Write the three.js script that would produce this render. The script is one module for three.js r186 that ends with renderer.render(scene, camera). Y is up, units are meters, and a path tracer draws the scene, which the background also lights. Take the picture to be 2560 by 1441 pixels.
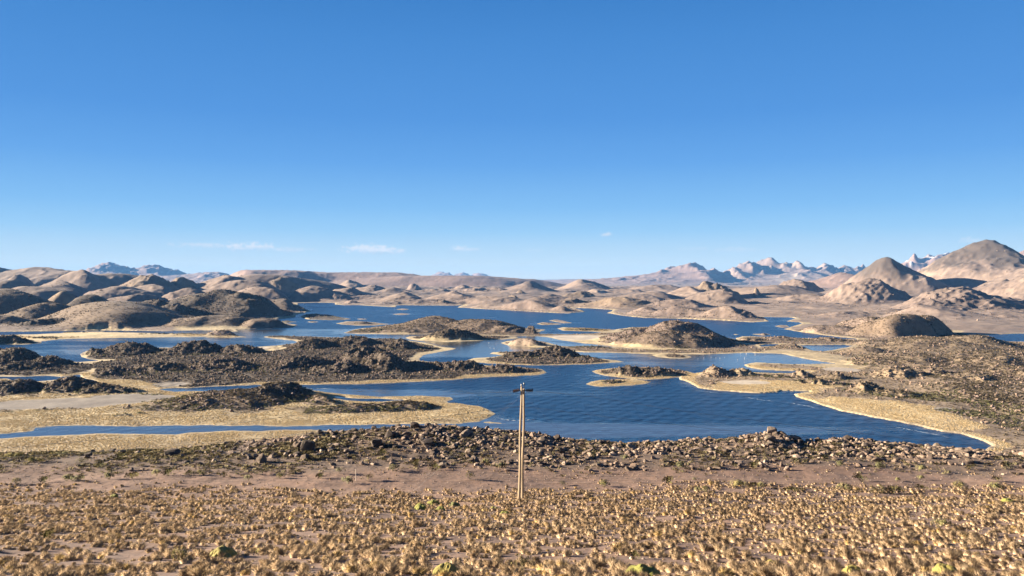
import * as THREE from 'three';
import { mergeGeometries } from 'three/addons/utils/BufferGeometryUtils.js';

// ------------------------------------------------------------------ camera, sky, sun, exposure
const scene = new THREE.Scene();
const camera = new THREE.PerspectiveCamera(2 * Math.atan(720.5 / 1971) * 180 / Math.PI, 2560 / 1441, 0.5, 60000);
camera.position.set(0, 75, 0);                                   // 75 m above the lake
camera.rotation.x = -Math.atan(20.5 / 1971);
scene.add(camera);

const EXPOSURE = 4.3;
const SUN_EL = 14.5 * Math.PI / 180, SUN_BACK = 7 * Math.PI / 180;   // low, from the left and a little beyond
const sunDir = new THREE.Vector3(-Math.cos(SUN_EL) * Math.cos(SUN_BACK), Math.sin(SUN_EL), -Math.cos(SUN_EL) * Math.sin(SUN_BACK));
const sun = new THREE.DirectionalLight(new THREE.Color(1.0, 0.855, 0.66), 5);
sun.position.copy(sunDir).multiplyScalar(3000);
sun.castShadow = true; sun.shadow.mapSize.set(4096, 4096);
Object.assign(sun.shadow.camera, { left: -2500, right: 2500, top: 2500, bottom: -2500, near: 1, far: 9000 });
scene.add(sun, sun.target);

const mulberry = (a) => () => { a |= 0; a = a + 0x6D2B79F5 | 0; let t = Math.imul(a ^ a >>> 15, 1 | a); t = t + Math.imul(t ^ t >>> 7, 61 | t) ^ t; return ((t ^ t >>> 14) >>> 0) / 4294967296; };
// gradient noise
const PERM = new Uint8Array(512), GX = new Float32Array(256), GY = new Float32Array(256);
{ const r = mulberry(77); const p = [...Array(256).keys()]; for (let i = 255; i > 0; i--) { const j = Math.floor(r() * (i + 1)); [p[i], p[j]] = [p[j], p[i]]; } for (let i = 0; i < 512; i++) PERM[i] = p[i & 255]; for (let i = 0; i < 256; i++) { const a = r() * 6.28318; GX[i] = Math.cos(a) * 1.5; GY[i] = Math.sin(a) * 1.5; } }
function noise(x, y) {
  const xi = Math.floor(x), yi = Math.floor(y), fx = x - xi, fy = y - yi, X = xi & 255, Y = yi & 255;
  const u = fx * fx * fx * (fx * (fx * 6 - 15) + 10), v = fy * fy * fy * (fy * (fy * 6 - 15) + 10);
  const a = PERM[PERM[X] + Y], b = PERM[PERM[X + 1] + Y], c = PERM[PERM[X] + Y + 1], d = PERM[PERM[X + 1] + Y + 1];
  const n0 = GX[a] * fx + GY[a] * fy, n1 = GX[b] * (fx - 1) + GY[b] * fy, n2 = GX[c] * fx + GY[c] * (fy - 1), n3 = GX[d] * (fx - 1) + GY[d] * (fy - 1);
  return n0 + u * (n1 - n0) + v * (n2 - n0 + u * (n0 - n1 - n2 + n3));
}
function fbm(x, y, o) { let s = 0, a = 0.5; for (let i = 0; i < o; i++) { s += a * noise(x, y); x = x * 2.03 + 17.1; y = y * 2.03 - 9.7; a *= 0.5; } return s; }
function ridged(x, y, o) { let s = 0, a = 0.5, w = 1; for (let i = 0; i < o; i++) { let n = 1 - Math.abs(noise(x, y)) * 1.6; n = n * n * w; s += a * n; w = Math.min(1, Math.max(0, n * 1.6)); x = x * 2.1 + 5.3; y = y * 2.1 + 11.9; a *= 0.5; } return s; }
const ss = (a, b, x) => { const t = Math.min(1, Math.max(0, (x - a) / (b - a))); return t * t * (3 - 2 * t); };
const lerp = (a, b, t) => a + (b - a) * t;

// the sky: clear high-altitude air, paler towards the horizon, a few wisps low down
const lin = (c) => (c <= 0.04045 ? c / 12.92 : Math.pow((c + 0.055) / 1.055, 2.4));
const skyKeys = [[0, 238, 238, 226], [0.8, 224, 235, 232], [1.7, 198, 224, 240], [3.5, 158, 206, 243], [5.2, 132, 190, 241], [8.3, 102, 166, 233], [11.5, 84, 150, 223], [17, 70, 137, 210], [20, 60, 127, 200], [32, 38, 90, 156], [55, 19, 52, 104], [90, 12, 36, 78]]
  .map(([e, r, g, b]) => [e, lin(r / 255), lin(g / 255), lin(b / 255)]);
function skyColor(e) {
  let i = 1; while (i < skyKeys.length - 1 && skyKeys[i][0] < e) i++;
  const a = skyKeys[i - 1], b = skyKeys[i], t = Math.min(1, Math.max(0, (e - a[0]) / (b[0] - a[0])));
  return [1, 2, 3].map((k) => lerp(a[k], b[k], t));
}
{
  const W = 4096, Hh = 2048, data = new Float32Array(W * Hh * 4);
  // wisps: azimuth right of the view (deg), elevation (deg), half width, half height, density
  const wisps = [[-21.5, 2.35, 2.2, 0.16, 0.45], [-18.6, 2.3, 2.2, 0.24, 0.8], [-15.6, 2.12, 1.6, 0.14, 0.5], [-10.3, 2.2, 1.9, 0.3, 1.15], [-8.9, 2.1, 1.3, 0.2, 0.8], [-3.9, 2.28, 0.6, 0.2, 0.85], [-2.9, 2.2, 1.0, 0.12, 0.45], [6.8, 3.25, 0.5, 0.12, 0.6], [15.9, 2.1, 1.5, 0.14, 0.3], [13.0, 2.2, 1.2, 0.1, 0.22], [30.2, 2.45, 0.7, 0.16, 0.35], [1.6, 2.15, 0.9, 0.08, 0.2]];
  for (let row = 0; row < Hh; row++) {
    const e = ((row + 0.5) / Hh - 0.5) * 180, base = e > -0.3 ? skyColor(Math.max(0, e)) : [0.16, 0.125, 0.105];
    for (let col = 0; col < W; col++) {
      const az = ((col + 0.5) / W - 0.5) * 360 + 90, o = (row * W + col) * 4;                 // 0 is straight ahead (-z)
      let [r, g, b] = base;
      if (e > 1.2 && e < 4.5 && az > -36 && az < 36) {
        for (const [ca, ce, ha, he, dn] of wisps) {
          const dx = (az - ca) / ha, dy = (e - ce) / (he * 1.15);
          if (dx * dx + dy * dy * 0.25 > 1.6) continue;
          const n = fbm(az * 1.7 + ca, e * 7 + ca, 5), n2 = fbm(az * 6, e * 20, 5);
          const m = ss(0.0, 0.75, 1 - Math.sqrt(dx * dx + dy * dy) + n * 1.1 + n2 * 0.9) * dn * ss(1.6, 0.9, dx * dx + dy * dy * 0.25);
          const w = Math.min(0.9, m * 1.25), lit = 0.5 + 0.5 * ss(-0.7, 0.5, dy + n * 1.2 - dx * 0.35);
          r = lerp(r, lerp(0.50, 0.84, lit), w); g = lerp(g, lerp(0.64, 0.88, lit), w); b = lerp(b, lerp(0.80, 0.93, lit), w);
        }
      }
      data[o] = r / EXPOSURE; data[o + 1] = g / EXPOSURE; data[o + 2] = b / EXPOSURE; data[o + 3] = 1;
    }
  }
  const sky = new THREE.DataTexture(data, W, Hh, THREE.RGBAFormat, THREE.FloatType);
  sky.mapping = THREE.EquirectangularReflectionMapping; sky.magFilter = THREE.LinearFilter; sky.needsUpdate = true;
  scene.background = sky; scene.environment = sky;
}
const renderer = new THREE.WebGLRenderer({ antialias: true });
renderer.toneMapping = THREE.LinearToneMapping;
renderer.toneMappingExposure = EXPOSURE;
renderer.shadowMap.enabled = true;
scene.fog = new THREE.FogExp2(new THREE.Color(0.19, 0.48, 1.0), 2.3e-5);

// ------------------------------------------------------------------ the survey of the place, in metres (x to the right, d away, lake level 0)
const POLYS = [{"key":"near","name":"foreground_slope","label":"tufted brown hillside and sandy flat below the rocky ridge","tone":3,"beach":0,"pts":[-513.6,363.4,-312.7,366.1,-241.2,370.7,-230.3,374.5,-202.5,381.2,-163.0,380.3,-155.3,385.2,-139.9,388.3,-100.6,390.3,-84.9,388.3,-53.6,376.4,-14.6,358.1,20.9,343.0,71.3,333.7,119.5,326.3,169.3,326.3,195.1,330.7,213.8,344.6,371.5,344.6,83.7,77.0,0.0,27.1,-109.7,77.0]},
  {"key":"marsh","name":"marsh_flat","label":"golden marsh flat with grey dry pan beside the narrow channel","tone":5,"beach":16,"pts":[-419.3,378.3,-248.1,381.2,-237.3,390.3,-241.0,398.8,-237.5,402.1,-215.3,405.4,-192.9,402.1,-159.9,405.4,-124.6,403.2,-86.8,406.5,-68.6,408.8,-46.0,411.0,-27.2,411.0,-17.7,415.7,-10.9,430.2,-7.6,440.5,-12.0,452.7,-18.2,465.6,-31.0,476.1,-40.1,477.7,-41.7,485.5,-39.1,493.7,-41.3,502.1,-58.8,507.3,-84.2,503.8,-98.3,509.0,-113.6,519.8,-129.0,529.1,-144.3,534.9,-173.9,534.9,-205.0,531.0,-225.8,529.1,-238.6,536.8,-248.2,542.8,-288.3,579.0,-339.0,590.6,-382.9,600.2,-654.0,590.6]},
  {"key":"big_island","name":"island","label":"largest dark rocky island, two ridges with a pale beach all along its front","tone":0,"beach":11,"pts":[-241.4,536.8,-237.1,542.8,-224.2,544.8,-200.7,557.1,-154.9,563.5,-120.2,563.5,-95.3,570.0,-58.0,585.9,-18.8,605.1,6.2,612.7,20.5,620.4,27.2,636.5,24.1,659.2,11.3,674.3,-10.4,683.7,-38.4,699.9,-69.2,716.9,-87.6,727.5,-91.0,749.7,-90.9,781.4,-83.6,802.7,-75.8,820.6,-69.0,839.2,-63.2,858.8,-80.4,879.2,-104.4,934.9,-140.0,984.8,-196.6,1018.8,-274.7,1040.4,-321.4,1055.2,-330.4,1033.1,-301.0,1004.9,-270.7,978.3,-252.7,940.9,-258.3,911.8,-268.2,895.2,-298.7,879.2,-315.8,863.8,-381.7,874.0,-429.8,863.8,-448.3,848.9,-448.8,829.8,-437.5,794.1,-419.7,765.2,-397.6,742.1,-380.6,731.1,-395.1,720.4,-411.8,723.9,-371.6,677.4,-355.5,642.0,-330.6,602.7,-280.5,563.5]},
  {"key":"left_hill_land","name":"shore","label":"dark shadowed rocky shore at the picture edge beside the pale pond","tone":0,"beach":7,"pts":[-929.0,839.2,-588.1,839.2,-519.6,825.1,-474.8,785.6,-434.0,749.7,-409.9,723.9,-384.0,710.0,-364.3,703.2,-332.6,642.0,-347.4,605.1,-362.5,615.2,-385.8,607.6,-654.0,590.6]},
  {"key":"small_left","name":"shore","label":"small dark pointed promontory ending in golden sand at the picture edge","tone":0,"beach":8,"pts":[-1009.3,911.8,-592.6,911.8,-564.8,911.8,-554.7,929.0,-572.8,959.2,-568.7,965.5,-626.7,1011.8,-1119.9,1011.8]},
  {"key":"flat_strip","name":"shore","label":"long low golden sand strip with dark scrub patches before the brown hills","tone":4,"beach":14,"pts":[-1119.9,1011.8,-657.6,1011.8,-618.3,998.1,-574.2,959.2,-571.2,978.3,-563.5,998.1,-505.9,1018.8,-447.9,1025.9,-407.0,1033.1,-369.8,1025.9,-342.7,1025.9,-359.1,1047.7,-375.0,1070.5,-387.7,1086.3,-412.8,1094.3,-451.7,1098.4,-481.4,1102.5,-507.5,1110.8,-539.8,1119.2,-595.5,1127.8,-636.7,1127.8,-638.1,1102.5,-656.3,1086.3,-695.7,1070.5,-1176.3,1062.8]},
  {"key":"V","name":"island","label":"long olive-brown island with a rounded crest in the middle of the lake","tone":1,"beach":7,"pts":[-240.8,1110.8,-211.1,1094.3,-182.1,1090.3,-117.3,1090.3,-87.6,1078.4,-43.2,1062.8,-21.4,1055.2,5.3,1047.7,26.6,1047.7,73.9,1040.4,71.7,1086.3,38.7,1090.3,36.9,1119.2,42.2,1154.2,49.2,1181.9,24.8,1221.0,-19.6,1284.8,-136.4,1343.2,-211.5,1262.8,-235.9,1191.5]},
  {"key":"W","name":"island","label":"dark low domed islet with golden beach in front of the long olive island","tone":0,"beach":10,"pts":[-135.5,1018.8,-125.8,991.4,-112.5,971.9,-77.9,953.0,-30.1,971.9,-5.0,991.4,10.3,1011.8,5.3,1040.4,-21.3,1047.7,-53.6,1055.2,-97.1,1062.8,-117.0,1047.7,-132.0,1040.4]},
  {"key":"U","name":"island","label":"broad rocky tan and grey island hill with golden flats on its near side","tone":2,"beach":14,"pts":[26.8,1055.2,47.2,1033.1,60.5,984.8,76.9,946.9,96.9,917.5,116.8,884.5,134.7,858.8,158.6,844.0,183.2,839.2,221.6,839.2,261.4,844.0,279.0,879.2,280.1,911.8,283.1,978.3,280.6,1062.8,271.7,1163.3,235.2,1252.1,189.1,1241.6,157.3,1191.5,142.4,1145.3,116.4,1102.5,88.2,1086.3,66.5,1082.3,38.3,1078.4]},
  {"key":"U_spit","name":"sand_spit","label":"thin golden spit with dark scrub reaching out from the broad rocky island","tone":4,"beach":8,"pts":[71.3,1211.0,76.8,1163.3,93.8,1154.2,116.3,1145.3,131.7,1127.8,152.9,1136.5,156.0,1181.9,134.2,1201.2,106.3,1231.2,81.9,1241.6]},
  {"key":"T","name":"sand_strip","label":"long thin strip of golden sand and dark scrub before the broad rocky island","tone":1,"beach":7,"pts":[41.7,874.0,56.5,829.8,78.7,816.0,99.7,811.5,130.4,802.7,168.5,789.8,199.2,794.1,221.4,798.4,248.6,816.0,277.2,802.7,296.5,858.8,224.2,848.9,184.3,844.0,159.0,846.4,133.2,848.9,114.0,863.8,89.3,879.2,71.9,884.5,54.2,889.8]},
  {"key":"S","name":"island","label":"small tan mound islet with golden rim behind the dark central island","tone":2,"beach":9,"pts":[-17.1,934.9,-6.9,900.7,10.3,884.5,25.3,874.0,44.3,871.4,54.2,889.8,48.6,911.8,43.0,940.9,29.6,971.9,10.0,984.8,-7.4,965.5]},
  {"key":"R","name":"island","label":"dark green-brown central island tapering to a thin point, golden beach at one end","tone":0,"beach":8,"pts":[-42.8,738.4,-32.8,716.9,-21.8,703.2,-3.5,696.6,14.0,690.1,42.3,693.3,62.2,699.9,86.5,710.0,102.2,718.6,97.0,734.7,79.6,753.5,62.8,773.3,48.4,794.1,24.7,811.5,4.2,820.6,-7.1,825.1,-22.8,816.0,-24.7,798.4,-11.9,781.4,-21.4,765.2,-36.0,753.5]},
  {"key":"P","name":"island","label":"low dark boulder-strewn island with golden rim left of the rock pile point","tone":0,"beach":6,"pts":[67.5,644.8,68.9,631.0,73.4,615.2,88.7,597.8,103.0,593.0,122.5,602.7,136.9,612.7,147.8,625.7,144.7,647.6,131.2,662.2,106.2,674.3,84.8,668.2,73.3,656.3]},
  {"key":"Q","name":"island","label":"tiny flat dark islet in a golden ring below the low boulder island","tone":0,"beach":8,"pts":[55.5,565.7,58.9,557.1,63.2,552.9,73.3,555.0,83.0,559.2,93.8,567.8,100.3,579.0,92.7,590.6,81.3,593.0,67.2,588.2,60.3,579.0]},
  {"key":"spit_near","name":"sand_spit","label":"tiny golden grass spit off the marsh tip close to the pole","tone":4,"beach":9,"pts":[-16.9,414.5,-11.5,409.9,-5.2,408.8,-1.0,409.9,-5.3,413.3,-11.7,416.8]},
  {"key":"R2","name":"island","label":"tiny dark islet on a golden bar in the lagoon with white birds","tone":0,"beach":6,"pts":[142.0,785.6,143.8,765.2,153.1,753.5,165.6,749.7,174.8,761.3,175.7,777.3,169.4,794.1,156.1,798.4]},
  {"key":"islet_a","name":"islet","label":"low tan islet with dark top left of the long olive island","tone":1,"beach":4,"pts":[-306.2,1355.6,-288.0,1319.2,-256.6,1296.1,-223.7,1296.1,-210.8,1331.1,-238.3,1380.9,-274.1,1420.8,-299.3,1420.8]},
  {"key":"islet_b","name":"islet","label":"dark jagged flat islet in open water near the rocky brown headland","tone":0,"beach":3,"pts":[-422.6,1588.9,-382.6,1492.6,-341.6,1463.0,-311.9,1463.0,-307.7,1507.8,-350.6,1606.2,-404.5,1660.4,-425.0,1641.9]},
  {"key":"islet_c","name":"islet","label":"speck of pale rock behind the low tan islet","tone":2,"beach":2,"pts":[-294.7,1507.8,-282.7,1485.1,-278.7,1500.1,-290.0,1523.4]},
  {"key":"islet_d","name":"islet","label":"flat speck of rock awash in the far open water","tone":2,"beach":2,"pts":[-254.7,1718.3,-236.1,1679.2,-226.8,1718.3,-245.5,1759.2]},
  {"key":"islet_e","name":"islet","label":"tiny pale cone of rock farthest out in the open water","tone":2,"beach":2,"pts":[-286.8,1997.1,-271.2,1957.4,-266.6,1997.1,-284.4,2052.6]},
  {"key":"islet_f","name":"islet","label":"small olive islet with a pale tail beyond the long olive island","tone":1,"beach":3,"pts":[42.3,1343.2,51.8,1307.5,70.0,1313.4,82.8,1337.1,69.4,1368.1,56.3,1387.4]},
  {"key":"islet_g","name":"islet","label":"small tan islet with a white tail just behind the olive one","tone":2,"beach":3,"pts":[67.7,1448.6,78.6,1407.2,91.2,1361.8,104.2,1368.1,94.2,1427.6,82.9,1485.1]},
  {"key":"islet_h","name":"islet","label":"thin dark sliver of land under the brown headland","tone":0,"beach":2,"pts":[-417.5,1393.9,-397.7,1374.5,-383.9,1400.6,-405.8,1427.6,-418.3,1420.8]},
  {"key":"islet_i","name":"islet","label":"tiny dark sliver alone in the water off the brown headland","tone":0,"beach":2,"pts":[-362.9,1407.2,-347.0,1380.9,-346.4,1407.2,-357.7,1420.8]},
  {"key":"islet_j","name":"islet","label":"low pale rock islet in the channel before the flat-topped shadowed hill","tone":2,"beach":2,"pts":[335.3,1086.3,338.7,1059.0,356.2,1074.4,355.4,1102.5]},
  {"key":"islet_k","name":"islet","label":"flat tan islet off the tip of the flat-topped shadowed hill","tone":2,"beach":3,"pts":[420.3,1273.7,420.1,1226.1,442.5,1241.6,457.3,1296.1,446.7,1313.4]},
  {"key":"islet_l","name":"islet","label":"tiny dark rock beside the broad rocky island","tone":0,"beach":2,"pts":[301.7,1082.3,303.3,1066.7,312.7,1082.3,310.0,1094.3]},
  {"key":"mainland","name":"lake_shore","label":"brown desert land and shore around the far and right sides of the lake","tone":2,"beach":9,"pts":[-1220.2,1102.5,-735.7,1132.1,-662.1,1154.2,-613.1,1172.6,-553.0,1158.8,-502.4,1145.3,-480.3,1167.9,-438.8,1167.9,-418.6,1145.3,-395.4,1145.3,-417.0,1181.9,-390.3,1201.2,-347.3,1241.6,-358.4,1307.5,-385.2,1343.2,-418.2,1393.9,-453.0,1477.6,-448.5,1523.4,-440.3,1588.9,-469.9,1698.5,-474.4,1780.4,-484.2,1870.6,-537.4,2024.4,-608.0,2239.2,-699.6,2548.2,-644.8,2592.9,-584.4,2570.4,-539.5,2383.8,-492.2,2309.2,-452.4,2345.9,-386.4,2239.2,-328.7,2173.4,-346.9,2309.2,-321.4,2345.9,-257.8,2309.2,-168.6,2291.3,-144.0,2364.7,-143.5,2141.8,-61.8,1997.1,68.5,1824.4,125.9,1759.2,164.1,1847.2,165.2,1997.1,162.9,2111.2,211.3,2081.5,252.0,1970.4,235.5,1870.6,215.1,1780.4,233.3,1641.9,268.4,1555.4,324.8,1523.4,390.5,1448.6,424.6,1393.9,465.2,1420.8,481.1,1492.6,504.1,1588.9,553.8,1572.0,549.0,1523.4,521.3,1477.6,490.4,1420.8,505.9,1393.9,499.6,1355.6,459.8,1284.8,411.6,1201.2,413.1,1136.5,426.3,1062.8,441.4,1004.9,432.5,984.8,402.7,991.4,369.9,1011.8,339.7,1029.5,306.4,1040.4,286.7,1011.8,274.1,946.9,279.9,900.7,267.3,848.9,251.4,811.5,272.4,798.4,279.7,742.1,286.8,723.9,293.9,706.6,289.0,699.9,249.3,698.2,233.3,706.6,222.1,710.0,205.6,693.3,204.6,680.5,209.6,659.2,223.0,647.6,235.2,647.6,244.6,642.0,234.0,631.0,221.2,631.0,193.8,633.7,178.6,639.2,159.1,639.2,140.5,625.7,130.2,610.1,127.1,593.0,129.0,574.5,129.2,561.4,130.6,546.8,139.2,531.0,152.1,525.3,166.2,521.6,176.9,523.5,182.9,531.0,199.3,530.1,199.1,525.3,184.6,516.1,181.8,503.8,185.2,483.9,189.9,451.3,196.8,430.2,205.1,413.3,211.1,395.6,217.8,381.2,220.5,370.7,219.9,359.8,217.6,353.8,208.5,344.6,196.8,333.7,359.7,333.7,95774.4,56861.1,-94620.5,56861.1]}];
const HOLES = [{"name":"pond_left","pts":[-382.9,600.2,-375.8,606.4,-358.2,602.7,-347.4,605.1,-344.2,588.2,-353.0,579.0,-369.1,585.9]},
  {"name":"pond_marsh","pts":[-114.0,505.5,-101.4,498.7,-83.3,497.0,-67.7,493.7,-65.1,488.8,-78.7,483.9,-93.4,483.9,-102.7,490.4,-110.2,498.7]},
  {"name":"pond_right","pts":[615.5,1047.7,651.5,1078.4,699.7,1102.5,794.8,1102.5,810.0,984.8,596.2,946.9,578.1,940.9,587.1,978.3]},
  {"name":"pond_small_right","pts":[634.0,1172.6,640.8,1163.3,632.3,1136.5,609.0,1106.6,613.8,1127.8]},
  {"name":"pond_four","pts":[330.2,900.7,348.6,903.4,385.2,911.8,389.6,895.2,373.3,868.9,341.1,834.5,325.4,820.6,318.1,829.8,322.1,853.8]},
  {"name":"pond_five","pts":[281.7,900.7,297.2,914.6,309.3,914.6,293.7,889.8,279.0,879.2]}];
const PANS = [[-260.5,474.6,45.8,19.9,0],[-240.7,498.7,27.9,15.2,0],[-284.2,458.4,25.6,11.4,0],[168.8,567.8,17.3,9.8,1],[247.4,444.5,7.7,9.4,1],[272.6,650.5,13.9,17.2,1],[-275.9,848.9,17.2,24.4,1],[-241.5,559.2,14.2,10.6,0],[-351.0,590.6,12.0,14.2,1],[82.2,1011.8,36.0,48.7,1],[215.1,361.6,7.4,3.6,1]];
const MEADOWS = [[101.4,998.1,45.6,67.8],[285.2,769.2,37.1,64.6],[218.5,443.2,29.3,32.2],[201.9,473.1,21.6,24.4],[224.0,404.3,18.5,15.6],[181.9,550.9,42.0,26.8],[-52.3,447.2,27.3,30.0],[-231.4,421.6,55.7,26.7],[277.7,696.6,28.3,46.3],[-264.2,839.2,25.6,38.3],[-213.0,370.7,56.5,11.2],[-169.0,415.7,42.3,14.1],[-102.9,421.6,42.9,14.5],[-463.4,1201.2,48.8,39.1],[-565.2,1070.5,108.7,46.7]];
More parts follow.
